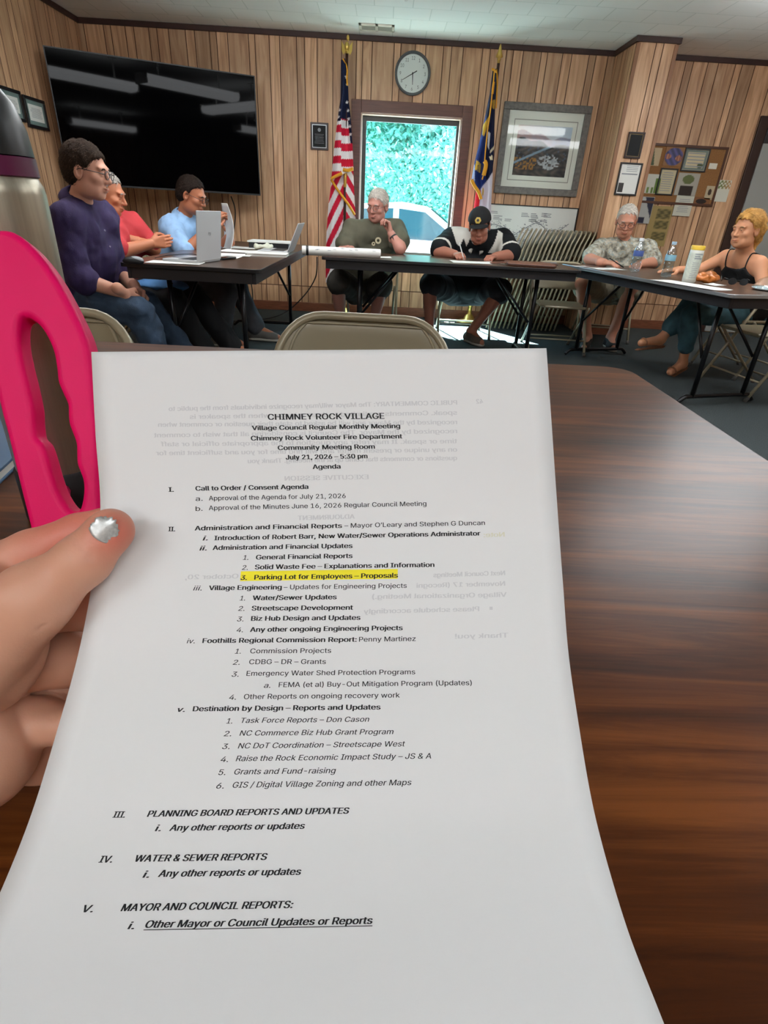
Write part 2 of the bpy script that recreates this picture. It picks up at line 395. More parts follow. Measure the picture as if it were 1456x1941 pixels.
def plank_wall(name, u0, u1, z0, z1, place, hole=None, seed=1, rail=None, thick=0.12):
    R = random.Random(seed); cuts = [u0]; i = seed
    while cuts[-1] < u1: cuts.append(cuts[-1] + WIDTHS[i % len(WIDTHS)] * R.uniform(.85, 1.1)); i += 1
    cuts[-1] = u1
    if u1 - cuts[-2] < .03: cuts.pop(-2)
    extra = [hole[0], hole[1]] if hole else []
    mb = MB(); tone = []; g = 0.0035
    for a, b in zip(cuts[:-1], cuts[1:]):
        t = R.random(); segs = sorted([a, b] + [h for h in extra if a < h < b])
        for p, q in zip(segs[:-1], segs[1:]):
            zs = [(z0, z1)]
            if hole and p >= hole[0] - 1e-6 and q <= hole[1] + 1e-6: zs = [(z0, hole[2]), (hole[3], z1)]
            out = []
            for lo, hi in zs:
                if rail and lo < rail < hi: out += [(lo, rail - .004), (rail + .004, hi)]
                else: out.append((lo, hi))
            for lo, hi in out:
                pa = p + (g if p == a else 0); qa = q - (g if q == b else 0)
                tt = t if not (rail and hi < rail) else R.random()
                mb.add([place(pa, lo, .007), place(qa, lo, .007), place(qa, hi, .007), place(pa, hi, .007)], [(0, 1, 2, 3)], 0); tone.append(tt)
                for x0, x1 in ((p, pa), (qa, q)):
                    if x1 - x0 > 1e-6:
                        d0, d1 = (0, .007) if x0 == p and x1 == pa else (.007, 0)
                        mb.add([place(x0, lo, d0), place(x1, lo, d1), place(x1, hi, d1), place(x0, hi, d0)], [(0, 1, 2, 3)], 1); tone.append(.3)
    rects = [(u0, z0, u1, z1)]
    if hole: rects = [(u0, z0, hole[0], z1), (hole[1], z0, u1, z1), (hole[0], z0, hole[1], hole[2]), (hole[0], hole[3], hole[1], z1)]
    for a, b, c, d in rects:                                                # the stud wall behind the planks
        vs = [place(a, b, 0), place(c, b, 0), place(c, d, 0), place(a, d, 0), place(a, b, -thick), place(c, b, -thick), place(c, d, -thick), place(a, d, -thick)]
        mb.add(vs, [(0, 1, 2, 3), (7, 6, 5, 4), (0, 4, 5, 1), (1, 5, 6, 2), (2, 6, 7, 3), (3, 7, 4, 0)], 1); tone += [.3] * 6
    o = mesh_obj(name, mb.v, mb.f, [M_PANEL, M_GROOVE], None, False, mb.m, None, None, tone); o['kind'] = 'structure'; return o
WIN = (-0.27, 0.71, 0.60, 1.86)
plank_wall('wall_back', XL - .1, XR + .1, 0, HC, lambda u, z, d: (u, YB - d, z), WIN, 3, .262, .16)
plank_wall('wall_left', YF, YB, 0, HC, lambda u, z, d: (XL + d, u, z), None, 5)
plank_wall('wall_right', YF, YB, 0, HC, lambda u, z, d: (XR - d, u, z), None, 8)
plank_wall('wall_front', XL, XR, 0, HC, lambda u, z, d: (u, YF + d, z), None, 11)
ch = plank_wall('trim_1', CH[0], CH[1], 0, HC, lambda u, z, d: (u, CH[2] - d, z), None, 2, None, .02)
plank_wall('trim_2', CH[2] + .021, YB - .008, 0, HC, lambda u, z, d: (CH[0] - d, u, z), None, 6, None, .02)
plank_wall('trim_3', CH[2] + .021, YB - .008, 0, HC, lambda u, z, d: (CH[1] + d, u, z), None, 9, None, .02)

def carpet():
    m = mat('carpet', '454b4c', 0.95, spec=0.1, noise=0.35, nscale=220, bump=0.6, bscale=260); return m
struct('floor', MB().box((XL - .2, YF - .2, -.1), (XR + .2, YB + .16, 0)), carpet())
def ceil_mat():
    m = mat('ceiling_tile', 'd9ddd9', 0.85, spec=0.2); nt = m.node_tree; b = nt.nodes['Principled BSDF']
    tc = nt.nodes.new('ShaderNodeTexCoord'); bk = nt.nodes.new('ShaderNodeTexBrick'); nt.links.new(tc.outputs['Object'], bk.inputs[0])
    bk.inputs['Scale'].default_value = 1.0; bk.inputs['Mortar Size'].default_value = .004; bk.inputs['Brick Width'].default_value = .30; bk.inputs['Row Height'].default_value = .30; bk.offset = .5
    bk.inputs['Color1'].default_value = lin('f6f8f6'); bk.inputs['Color2'].default_value = lin('f2f5f3'); bk.inputs['Mortar'].default_value = lin('dde2df')
    nt.links.new(bk.outputs[0], b.inputs['Base Color']); return m
struct('ceiling', MB().box((XL - .2, YF - .2, HC), (XR + .2, YB + .16, HC + .12)), ceil_mat())
def crown(name, x0, y0, x1, y1, h=.042, d=.02, z1=HC, mtl=None, zb=None):
    n = unit((y1 - y0, -(x1 - x0), 0)); mb = MB(); a = np.array([x0, y0, 0]); b = np.array([x1, y1, 0]); zb = z1 - h if zb is None else zb
    P = [a, b, b + n * d, a + n * d]
    mb.add([p + np.array([0, 0, zb]) for p in P] + [p + np.array([0, 0, z1]) for p in P], [(3, 2, 1, 0), (4, 5, 6, 7), (0, 1, 5, 4), (1, 2, 6, 5), (2, 3, 7, 6), (3, 0, 4, 7)])
    return struct(name, mb, mtl or M_TRIM, .004)
yb = YB - .008
crown('trim_4', XL, yb, CH[0], yb); crown('trim_5', XL + .008, YF, XL + .008, yb)
crown('trim_6', CH[0] - .008, yb, CH[0] - .008, CH[2] - .03); crown('trim_7', CH[0] - .03, CH[2] - .008, CH[1] + .03, CH[2] - .008); crown('trim_8', CH[1] + .008, CH[2] - .03, CH[1] + .008, yb); crown('trim_9', CH[1], yb, XR, yb)
crown('baseboard_back', XL, yb, CH[0], yb, d=.014, z1=.095, mtl=M_BASE, zb=0); crown('baseboard_left', XL + .008, YF, XL + .008, yb, d=.014, z1=.095, mtl=M_BASE, zb=0)
crown('baseboard_right', CH[1], yb, 3.55, yb, d=.014, z1=.095, mtl=M_BASE, zb=0); crown('baseboard_chase', CH[0] - .02, CH[2] - .008, CH[1] + .02, CH[2] - .008, d=.014, z1=.095, mtl=M_BASE, zb=0)
tr = MB().box((CH[0] - .015, CH[2] - .016, .1), (CH[0] + .018, CH[2] - .006, HC - .045)).box((CH[1] - .018, CH[2] - .016, .1), (CH[1] + .015, CH[2] - .006, HC - .045))
struct('trim_10', tr, mat('corner_bead_wood', '8e6243', .5), .003)

# window: dark casing, deep reveal, black sash, pane
M_SASH = mat('black_sash', '1c1a18', .4); M_REVEAL = mat('painted_reveal', 'cdb7a8', .5); M_CASE = mat('window_casing', '5d382c', .45, noise=.25, nscale=5, stretch=(1, 1, 12))
x0, x1, z0, z1 = WIN; mb = MB(); y0, y1 = YB - .03, YB - .005
for a, b in (((x0 - .095, y0, z0 - .09), (x0, y1, z1 + .1)), ((x1, y0, z0 - .09), (x1 + .095, y1, z1 + .1)), ((x0, y0, z1), (x1, y1, z1 + .1)), ((x0, y0, z0 - .09), (x1, y1, z0))): mb.box(a, b)
w1 = struct('window_1', mb, M_CASE, .004)
mb = MB()
for a, b in (((x0, YB - .004, z0), (x0 + .012, YB + .158, z1)), ((x1 - .012, YB - .004, z0), (x1, YB + .158, z1)), ((x0 + .012, YB - .004, z1 - .012), (x1 - .012, YB + .158, z1)), ((x0 + .012, YB - .004, z0), (x1 - .012, YB + .158, z0 + .012))): mb.box(a, b)
struct('window_reveal', mb, M_REVEAL, parent=w1)
mb = MB(); s = .04; y0, y1 = YB + .075, YB + .105
for a, b in (((x0 + .012, y0, z0 + .012), (x0 + .012 + s, y1, z1 - .012)), ((x1 - .012 - s * .6, y0, z0 + .012), (x1 - .012, y1, z1 - .012)), ((x0 + s, y0, z1 - .012 - s * 1.1), (x1 - s * .6, y1, z1 - .012)), ((x0 + s, y0, z0 + .012), (x1 - s * .6, y1, z0 + .012 + s))): mb.box(a, b)
struct('window_sash', mb, M_SASH, .003, w1)
struct('window_pane', MB().box((x0 + .04, YB + .088, z0 + .04), (x1 - .03, YB + .092, z1 - .04)), clear_mat('window_glass', (.76, .94, 1.0), .015), parent=w1)

# door at the right end of the back wall
dx = 3.60; mb = MB().box((dx, YB - .035, 0), (dx + .09, YB - .006, 2.02)).box((dx + .09, YB - .035, 1.94), (XR - .03, YB - .006, 2.02)).box((XR - .09, YB - .035, 0), (XR - .02, YB - .006, 1.94))
d1 = struct('door_1', mb, mat('door_casing', '33201a', .5), .004)
struct('door_leaf', MB().box((dx + .10, YB - .028, .01), (XR - .10, YB - .008, 1.80)), mat('grey_door', '9a9d98', .5, bump=.05), .004, d1)
struct('door_header', MB().box((dx + .10, YB - .028, 1.80), (XR - .10, YB - .009, 1.94)), mat('door_header_dark', '2a2a2c', .4), .002, d1)
kn = MB().lathe([(0, 0), (.012, 0), (.012, .03), (.03, .045), (.032, .06), (.02, .075), (0, .078)], 16, (dx + .17, YB - .028, .95), axis=(0, -1, 0))
struct('door_knob', kn, mat('brass_knob', 'b49a58', .3, 1), parent=d1, smooth=True)

# ---------------------------------------------------------------- ceiling lights (fluorescent wraparounds), ceiling vents
M_DIFF = emis('lit_diffuser', 'f5f8fb', TUBE_STRENGTH); M_WHITE = mat('white_enamel', 'e8e8e4', .5)
def ceil_light(x, y, rz, where):
    t = thing('ceiling_light', 'white fluorescent ceiling light ' + where, 'ceiling light', (x, y, HC), rz, 'fluorescent ceiling lights')
    mk('housing', MB().box((-.61, -.05, -.235), (.61, .05, -.205)).box((-.63, -.12, -.30), (-.61, .12, -.20)).box((.61, -.12, -.30), (.63, .12, -.20)), M_WHITE, t, bevel=.004)
    mk('stem', MB().tube([(-.4, 0, 0), (-.4, 0, -.21)], .008, 8).box((-.44, -.03, -.008), (-.36, .03, 0)), M_WHITE, t); mk('stem', MB().tube([(.4, 0, 0), (.4, 0, -.21)], .008, 8).box((.36, -.03, -.008), (.44, .03, 0)), M_WHITE, t)  # stems added so the lowered diffusers throw light up onto the ceiling
    prof = [(-.052, -.212), (-.115, -.215), (-.125, -.255), (-.10, -.29), (-.05, -.30), (.05, -.30), (.10, -.29), (.125, -.255), (.115, -.215), (.052, -.212)]
    mk('diffuser', MB().prism(prof, -.61, .61, lambda u, v, d: (d, u, v)), M_DIFF, t)
for x, y, r, wh in ((-1.5, 3.55, 0, 'mirrored at the left of the wall screen'), (-.55, 4.25, 0, 'mirrored at the top middle of the wall screen'), (.62, 3.5, math.pi / 2, 'mirrored at the right of the wall screen'),
                    (3.14, 4.52, 0, 'at the top right corner of the photo'), 
                    (2.7, 1.6, 0, 'over the empty right of the room'), (2.0, 3.1, 0, 'added unseen over the aisle between the near table and the right table'), (-1.3, -1.1, 0, 'added unseen at the back left of the room'), (1.0, -1.1, 0, 'added unseen at the back right of the room'), (-.2, -2.4, 0, 'added unseen nearest the back wall')):  # aisle and back lights are unseen, added to brighten the room and agenda sheet
    ceil_light(x, y, r, wh)
def vent(px, z, label, sx, sy, off=None):
    t = thing('ceiling_vent', label, 'vent', (px[0], px[1], HC)); mb = MB()
    mb.box((-sx, -sy, -.012), (sx, -sy + .03, 0)).box((-sx, sy - .03, -.012), (sx, sy, 0)).box((-sx, -sy, -.012), (-sx + .025, sy, 0)).box((sx - .025, -sy, -.012), (sx, sy, 0)).box((-.012, -sy, -.012), (.012, sy, 0))
    mk('frame', mb, mat('vent_enamel', 'd8d3c6', .5), t, bevel=.002)
    s = MB(); n = 7
    for i in range(n):
        yy = -sy + .035 + (2 * sy - .07) * i / (n - 1)
        s.box((-sx + .02, -.001, -.006), (sx - .02, .001, .006), R=[[1, 0, 0], [0, .7, -.7], [0, .7, .7]], at=np.array([0, yy, -.008]))
    mk('louvre', s, mat('vent_slat', '8f8a80', .6), t); mk('duct', MB().box((-sx + .02, -sy + .02, -.002), (sx - .02, sy - .02, -.0005)), mat('vent_dark', '55514a', .9), t)
vent(((-.14), 6.27), HC, 'small cream ceiling vent above the wall clock', .155, .09)
vent((3.62, 6.33), HC, 'grey ceiling vent near the top right corner', .16, .09)
# ================================================================ FURNITURE
TZ = 0.718                                                                  # top of the council's folding tables
NZ = 0.74                                                                   # top of the near table
def brown_laminate(name, c0, c1, c2, rough, sx, sy, spec=.5):
    m = mat(name, c1, rough, spec=spec); nt = m.node_tree; b = nt.nodes['Principled BSDF']
    tc = nt.nodes.new('ShaderNodeTexCoord'); mp = nt.nodes.new('ShaderNodeMapping'); mp.inputs['Scale'].default_value = (sx, sy, 1)
    nt.links.new(tc.outputs['Object'], mp.inputs[0])
    n1 = nt.nodes.new('ShaderNodeTexNoise'); n1.inputs['Scale'].default_value = 1; n1.inputs['Detail'].default_value = 8; n1.inputs['Roughness'].default_value = .65; n1.inputs['Distortion'].default_value = .6
    nt.links.new(mp.outputs[0], n1.inputs[0])
    n2 = nt.nodes.new('ShaderNodeTexNoise'); n2.inputs['Scale'].default_value = .22; n2.inputs['Detail'].default_value = 3; nt.links.new(mp.outputs[0], n2.inputs[0])
    ad = nt.nodes.new('ShaderNodeMath'); ad.operation = 'MULTIPLY_ADD'; ad.inputs[1].default_value = .45; nt.links.new(n2.outputs[0], ad.inputs[0])
    ml = nt.nodes.new('ShaderNodeMath'); ml.operation = 'MULTIPLY'; ml.inputs[1].default_value = .55; nt.links.new(n1.outputs[0], ml.inputs[0]); nt.links.new(ml.outputs[0], ad.inputs[2])
    rp = nt.nodes.new('ShaderNodeValToRGB'); e = rp.color_ramp.elements; e[0].position = .36; e[0].color = lin(c0); e[1].position = .64; e[1].color = lin(c2); k = e.new(.5); k.color = lin(c1)
    nt.links.new(ad.outputs[0], rp.inputs[0]); nt.links.new(rp.outputs[0], b.inputs['Base Color'])
    bp = nt.nodes.new('ShaderNodeBump'); bp.inputs['Strength'].default_value = .08; bp.inputs['Distance'].default_value = .002; nt.links.new(n1.outputs[0], bp.inputs['Height']); nt.links.new(bp.outputs[0], b.inputs['Normal'])
    return m
M_NEAR = brown_laminate('walnut_laminate', '241006', '50280f', '7a441d', .28, 3.0, 42, .2)
M_FTOP = brown_laminate('folding_table_top', '3a2a22', '493529', '59432f', .30, 4, 30)
M_EDGE = mat('dark_edge_band', '1d1c1d', .35); M_APRON = mat('black_apron', '232225', .4); M_STEEL = mat('black_steel_tube', '17171a', .3, .4, spec=.6); M_CHROME = mat('grey_edge_trim', 'a9adaf', .3, .7)
def rrect(hx, hy, r, n=5):
    out = []
    for cx, cy, a in ((hx - r, hy - r, 0), (-hx + r, hy - r, 90), (-hx + r, -hy + r, 180), (hx - r, -hy + r, 270)):
        for i in range(n + 1):
            t = math.radians(a + 90 * i / n); out.append((cx + r * math.cos(t), cy + r * math.sin(t)))
    return out
PZ = lambda u, v, d: (u, v, d)
def table(name, label, c, rz, lx, ly, h, topmat, edgemat, ends=(True, True), inset=.28, group=None):
    """folding table; length lx along its own x, width ly"""
    t = thing(name, label, 'table', (c[0], c[1], 0), rz, group); hx, hy = lx / 2, ly / 2
    mk('tabletop', MB().prism(rrect(hx - .004, hy - .004, .03), h - .019, h, PZ), topmat, t, bevel=.0015)
    e = MB(); P = rrect(hx, hy, .034)
    e.prism(P, h - .021, h - .0006, PZ); mk('edge_band', e, edgemat, t, bevel=.002)
    a = MB(); z0, z1 = h - .082, h - .021
    for lo, hi in (((-hx + .03, -hy + .03, z0), (hx - .03, -hy + .05, z1)), ((-hx + .03, hy - .05, z0), (hx - .03, hy - .03, z1)), ((-hx + .03, -hy + .05, z0), (-hx + .05, hy - .05, z1)), ((hx - .05, -hy + .05, z0), (hx - .03, hy - .05, z1))): a.box(lo, hi)
    mk('apron', a, M_APRON, t, bevel=.003)
    for s, on in zip((-1, 1), ends):
        if not on: continue
        x = s * (hx - inset)
        for sy in (-1, 1): mk('leg', MB().tube([(x, sy * (hy - .17), .045), (x, sy * (hy - .17), h - .03)], .0155, 10), M_STEEL, t, True)
        y = hy - .09
        mk('foot_bar', MB().tube(smooth_path([(x, -y - .02, .012), (x, -y + .02, .045), (x, -y + .08, .05), (x, y - .08, .05), (x, y - .02, .045), (x, y + .02, .012)], 4), .014, 10), M_STEEL, t, True)
        for sy in (-1, 1): mk('brace', MB().tube([(x - s * .02, sy * (hy - .17), h * .42), (x - s * .34, sy * .1, h - .04)], .010, 8), M_STEEL, t, True)
    return t
TG = 'folding tables of the council'
table('folding_table', 'dark folding table at the left with laptop, mouse and papers', (-1.07, 4.57), math.pi / 2, 2.44, .78, TZ, M_FTOP, M_EDGE, group=TG)
table('folding_table', 'dark folding table in front of the window where two men sit', (.52, 4.86), 0, 1.95, .72, TZ, M_FTOP, M_EDGE, group=TG)
RU, RWv = unit((.27, -.963, 0)), unit((.963, .27, 0)); RP = np.array([2.0, 3.37, 0])
rc = RP - RU * .915 + RWv * .38
table('folding_table', 'dark folding table at the right with grey edge, wipes tub and water bottles', (rc[0], rc[1]), math.atan2(RU[1], RU[0]), 1.83, .76, TZ, M_FTOP, M_CHROME, inset=.22, group=TG)

# near table (long, brown walnut laminate, rounded corner)
t = thing('wooden_table', 'long brown wood-grain table in the foreground under the agenda sheet', 'table', (-.35, .62, 0))
hx, hy = .95, .725
mk('tabletop', MB().prism(rrect(hx, hy, .06, 8), NZ - .028, NZ, PZ), M_NEAR, t, bevel=.004)
for sx in (-1, 1):
    for sy in (-1, 1): mk('leg', MB().tube([(sx * (hx - .12), sy * (hy - .1), 0), (sx * (hx - .12), sy * (hy - .1), NZ - .03)], .02, 12), M_STEEL, t, True)
for sy in (-1, 1): mk('apron', MB().box((-hx + .08, sy * (hy - .08) - .01, NZ - .08), (hx - .08, sy * (hy - .08) + .01, NZ - .028)), M_APRON, t)

# ---------------------------------------------------------------- folding chairs
M_BEIGE = mat('beige_enamel', 'a59a80', .32, .15, spec=.6); M_BEIGE2 = mat('beige_panel', '93876c', .3, .1, spec=.6); M_FOOT = mat('grey_rubber', '4a4845', .8)
def arch(w, z0, zt, yb, yt, r, n=6):                                        # inverted U: up one side, over rounded corners, down the other
    p = []
    for i in range(n + 1):
        a = math.pi - i / n * math.pi / 2; p.append((-w + r + r * math.cos(a), zt - r + r * math.sin(a)))
    for i in range(n + 1):
        a = math.pi / 2 - i / n * math.pi / 2; p.append((w - r + r * math.cos(a), zt - r + r * math.sin(a)))
    f = lambda z: yb + (yt - yb) * (z - z0) / (zt - z0)
    return [(-w, f(z0), z0), (-w, f((z0 + zt - r) / 2), (z0 + zt - r) / 2)] + [(x, f(z), z) for x, z in p] + [(w, f((z0 + zt - r) / 2), (z0 + zt - r) / 2), (w, f(z0), z0)]
def chair_proto(label, group, panel_h=.215, wide=.245, col=M_BEIGE, seatcol=None, top=.775):
    t = thing('folding_chair', label, 'chair', (0, 0, 0), 0, group)         # the sitter looks towards -y
    yb, yt = -.19, .255; f = lambda z: yb + (yt - yb) * z / top
    mk('frame', MB().tube(arch(wide, .015, top, f(.015), yt, .13, 8), .0115, 10), col, t, True)
    def pan(u, v):                                                          # pressed back panel, hollowed, with a rolled rim
        z = top - panel_h - .012 + (panel_h + .004) * v; hw = wide - .006; r = .12
        if z > top - r: hw = (wide - r) + math.sqrt(max(0, r * r - (z - (top - r)) ** 2)) - .006
        x = (2 * u - 1) * hw; e = max(0, 1 - max(abs(2 * u - 1), max(0, (v - .5) * 2)) ** 6)
        return (x, f(z) + .022 * (1 - (x / wide) ** 2) + .010 * e - .006, z)
    b = mk('backrest', MB().grid(pan, 28, 18), M_BEIGE2, t, True); so_ = b.modifiers.new('thick', 'SOLIDIFY'); so_.thickness = .004
    rim = [pan(u, 1 - .06) for u in np.linspace(.06, .94, 15)]
    side = [pan(.06, v) for v in np.linspace(0, .94, 10)] + rim[1:-1] + [pan(.94, v) for v in np.linspace(.94, 0, 10)]
    mk('rim', MB().tube([np.array(p) + (0, -.003, 0) for p in side], .0045, 8), col, t, True)
    sz = .44
    s = MB().prism([(-.19, .17), (-.2, -.14), (-.17, -.20), (.17, -.20), (.2, -.14), (.19, .17)], sz - .022, sz, PZ); mk('seat', s, seatcol or M_BEIGE2, t, bevel=.009)
    for sx in (-1, 1):
        w = wide - .026
        mk('leg', MB().tube([(sx * w, -.15, sz - .01), (sx * w, .30, .015)], .0105, 8), col, t, True)
        mk('foot', MB().tube([(sx * w, .297, .022), (sx * w, .307, .0)], .014, 8), M_FOOT, t, True)
        mk('foot', MB().tube([(sx * wide, f(.03), .03), (sx * wide, f(.0), .0)], .0145, 8), M_FOOT, t, True)
    w = wide - .026
    mk('crossbar', MB().tube([(-w, .22, .10), (w, .22, .10)], .007, 8), col, t, True)
    mk('crossbar', MB().tube([(-wide, f(.13), .13), (wide, f(.13), .13)], .007, 8), col, t, True)
    return t
CHAIRG = 'beige metal folding chairs standing open'
ch0 = chair_proto('beige folding chair with arched back across the near table, centre of the photo', CHAIRG)
ch0.location = (-.044, 1.39, 0)
FACE = {}
def chair_at(x, y, face, label):                                            # face: direction the sitter looks
    return dup_tree(ch0, (x, y, 0), math.atan2(face[1], face[0]) + math.pi / 2, label, CHAIRG)
chair_at(-.875, 1.25, (0, -1), 'beige folding chair back behind the pink bottle handle')
chair_at(-1.74, 3.47, (1, .05), 'folding chair under the man in the purple shirt')
chair_at(-1.78, 4.12, (1, 0), 'folding chair under the man in the red shirt')
chair_at(-1.80, 4.86, (1, 0), 'folding chair under the man in the light blue shirt')
chair_at(1.56, 5.12, (-.05, -1), 'empty beige folding chair behind the right end of the window table').scale = (1, 1, .92)
chair_at(2.22, 5.80, (-.15, -1), 'folding chair under the man in the camouflage shirt')
chair_at(2.92, 4.62, (-1, -.25), 'folding chair under the woman in the black top')
chair_at(2.68, 4.02, (-.95, -.2), 'empty folding chair with pale seat edge under the right table')
chair_at(3.18, 3.72, (-.95, -.3), 'folding chair at the right frame edge behind the table leg')
dark0 = chair_proto('folding chair with black seat under the man in the olive shirt', 'chairs with black seats by the window', seatcol=mat('black_vinyl', '141416', .5), top=.78)
dark0.location = (-.10, 5.62, 0)
dup_tree(dark0, (.80, 5.62, 0), 0, 'folding chair with black seat under the man in the black cap')

# folded chairs leaning side by side along the wall
STACKG = 'folded chairs in the row by the wall'
def folded_proto():
    t = thing('folded_chair', 'x', 'chair', (0, 0, 0), 0, STACKG)           # flat in its own y-z plane, thickness along x
    hw, L = .225, .97
    sw = lambda P: [(p[1] + .035 * max(0, (p[2] - .72) / .25) ** 1.5, p[0], p[2]) for p in P]
    mk('frame', MB().tube(sw(arch(hw, .01, L, 0, 0, .12, 6)), .0085, 8), M_BEIGE, t, True)
    def pan(u, v):
        z = L - .235 + .225 * v; w = hw - .004; r = .115
        if z > L - r: w = (hw - r) + math.sqrt(max(0, r * r - (z - (L - r)) ** 2)) - .004
        return (.035 * max(0, (z - .72) / .25) ** 1.5 - .003, (2 * u - 1) * w, z)
    b = mk('backrest', MB().grid(pan, 16, 12), M_BEIGE2, t, True); m = b.modifiers.new('thick', 'SOLIDIFY'); m.thickness = .003
    mk('seat', MB().box((-.005, -.165, .33), (.004, .165, .70)), M_BEIGE2, t, bevel=.003)
    mk('leg', MB().tube([(-.003, -.195, .04), (-.003, -.195, .66)], .0075, 8), M_BEIGE, t, True)
    mk('leg', MB().tube([(-.003, .195, .04), (-.003, .195, .66)], .0075, 8), M_BEIGE, t, True)
    mk('crossbar', MB().tube([(-.003, -.195, .12), (-.003, .195, .12)], .006, 8), M_BEIGE, t, True)
    return t
ORD = ['first', 'second', 'third', 'fourth', 'fifth', 'sixth', 'seventh', 'eighth', 'ninth', 'tenth', 'eleventh', 'twelfth', 'thirteenth', 'fourteenth', 'fifteenth', 'sixteenth', 'seventeenth']
f0 = folded_proto()
for i in range(17):
    c = f0 if i == 0 else dup_tree(f0, (0, 0, 0), 0, 'x', STACKG)
    c.location = (1.16 + .0445 * i, 6.24, .004); c.rotation_euler = (0, math.radians(11.5), -.22)
    c['label'] = f'beige folded metal chair, {ORD[i]} from the left in the leaning row by the wall'

# ---------------------------------------------------------------- big wall screen across the corner
A = np.array([-1.2327, 6.3, 0]); B = np.array([-2.752, 5.5956, 0]); tc_ = (A + B) / 2; ang = math.atan2((A - B)[1], (A - B)[0]); hw = np.linalg.norm(A - B) / 2
t = thing('television', 'large black wall screen hung across the left corner', 'television', (tc_[0], tc_[1], 1.106), ang); hh = .944
mk('screen', MB().box((-hw + .008, -.004, .014), (hw - .008, 0.002, hh - .008)), mat('glossy_black_screen', '020203', .035, spec=.06), t)
mk('bezel', MB().box((-hw, -.006, 0), (hw, .03, .014)).box((-hw, -.006, hh - .008), (hw, .03, hh)).box((-hw, -.006, .014), (-hw + .008, .03, hh - .008)).box((hw - .008, -.006, .014), (hw, .03, hh - .008)), mat('black_bezel', '0c0c0d', .4), t)
mk('back_shell', MB().box((-hw + .01, .004, .01), (hw - .01, .03, hh - .01)).box((-.5, .03, .15), (.5, .07, .75)), mat('black_plastic', '121214', .6), t, bevel=.004)
mk('wall_bracket', MB().tube([(0, .06, .45), (.05, .30, .45), (-.12, .52, .45)], .025, 10).box((-.25, .07, .3), (.25, .085, .6)), M_STEEL, t)
solo('power_cable', MB().tube(smooth_path([W(438, 372, 6.5), W(446, 400, 6.5), W(443, 440, 6.5), W(438, 470, 6.5), (-1.43, 6.5, .3), (-1.42, 6.5, .012)], 8), .006, 8), mat('black_cable', '1a1716', .6), 'thin dark cable hanging down the wall below the screen', 'cable', smooth=True)
# ================================================================ ON THE WALLS
M_BLACKF = mat('black_frame', '161416', .4); M_PAPER = mat('white_sheet', 'e4e4de', .7); M_GLASSY = clear_mat('picture_glass', (.97, .98, .97), .018)
def rect_from(pts, Y):
    P = np.array([W(x, y, Y) for x, y in pts]); return (P[[0, 3], 0].mean(), P[[1, 2], 0].mean(), P[[2, 3], 2].mean(), P[[0, 1], 2].mean())   # TL TR BR BL
def frame_mb(x0, x1, z0, z1, w, d, y=0):
    m = MB()
    for lo, hi in (((x0, -d, z0), (x1, 0, z0 + w)), ((x0, -d, z1 - w), (x1, 0, z1)), ((x0, -d, z0 + w), (x0 + w, 0, z1 - w)), ((x1 - w, -d, z0 + w), (x1, 0, z1 - w))): m.box(lo, hi)
    return m
def lines_mb(x0, x1, z0, z1, n, seed, t=.22, y=-.0012, left=False):
    m = MB(); R = random.Random(seed); p = (z1 - z0) / n
    for i in range(n):
        z = z1 - p * (i + .6); ins = R.uniform(0, .22) * (x1 - x0); a = x0 + (0 if left else ins / 2); b = x1 - (ins if left else ins / 2)
        m.add([(a, y, z), (b, y, z), (b, y, z + p * t), (a, y, z + p * t)], [(0, 1, 2, 3)])
    return m
def sheet_mb(x0, x1, z0, z1, y=-.001, d=.001): return MB().box((x0, y - d, z0), (x1, y, z1))
def print_mb(x0, x1, z0, z1, fn, n=40, y=-.002):
    m = MB(); m.grid(lambda a, b: (x0 + (x1 - x0) * a, y, z0 + (z1 - z0) * b), n, n)
    u = np.linspace(0, 1, n + 1); U, V = np.meshgrid(u, u, indexing='ij'); c = np.array([lin(fn(a, b)) for a, b in zip(U.ravel(), V.ravel())]); return m, c
M_PRINT = colattr_mat('printed_picture', .45); M_INK = mat('grey_ink', '3b3c40', .7); M_INK2 = mat('pale_ink', '8d9094', .7)
def lerp(a, b, t): t = min(1, max(0, t)); return tuple(x + (y - x) * t for x, y in zip(a, b))
def rgb(h): return tuple(int(h[i:i + 2], 16) / 255 for i in (0, 2, 4))
YW = YB - .008
def hung(name, label, cat, px, Y=None, rz=0, group=None):
    Y = YW if Y is None else Y; x0, x1, z0, z1 = rect_from(px, Y); cx, cz = (x0 + x1) / 2, z0
    t = thing(name, label, cat, (cx, Y, cz), rz, group); return t, x0 - cx, x1 - cx, 0.0, z1 - z0

# clock
cx, cz = .205, 2.18
t = thing('wall_clock', 'round white wall clock with dark grey rim above the window', 'clock', (cx, YW, cz)); r = .168
mk('rim', MB().lathe([(r - .022, .012), (r - .018, .034), (r - .008, .040), (r, .03), (r, 0), (r - .022, 0)], 48, axis=(0, -1, 0)), mat('clock_rim', '4c5052', .35), t, True)
mk('dial', MB().lathe([(0, .012), (r - .018, .012), (r - .018, .0)], 48, axis=(0, -1, 0)), mat('clock_dial', 'e6ebe8', .6), t)
for k in range(1, 13):
    v, f = text_mesh(str(k), .02); c0 = (v.min(0) + v.max(0)) / 2; a = math.pi / 2 - k * math.pi / 6; s = .050
    mk('numeral', MB().add([((p[0] - c0[0]) * s * .82 + .116 * math.cos(a), -.0128, (p[1] - c0[1]) * s + .116 * math.sin(a)) for p in v], f), M_INK, t)
def hand_mb(a, l, b, w):
    d = np.array([math.cos(a), 0, math.sin(a)]); n = np.array([-d[2], 0, d[0]]); y = np.array([0, -.016, 0])
    return MB().add([-d * b - n * w + y, d * l - n * w * .5 + y, d * l + n * w * .5 + y, -d * b + n * w + y], [(0, 1, 2, 3)])
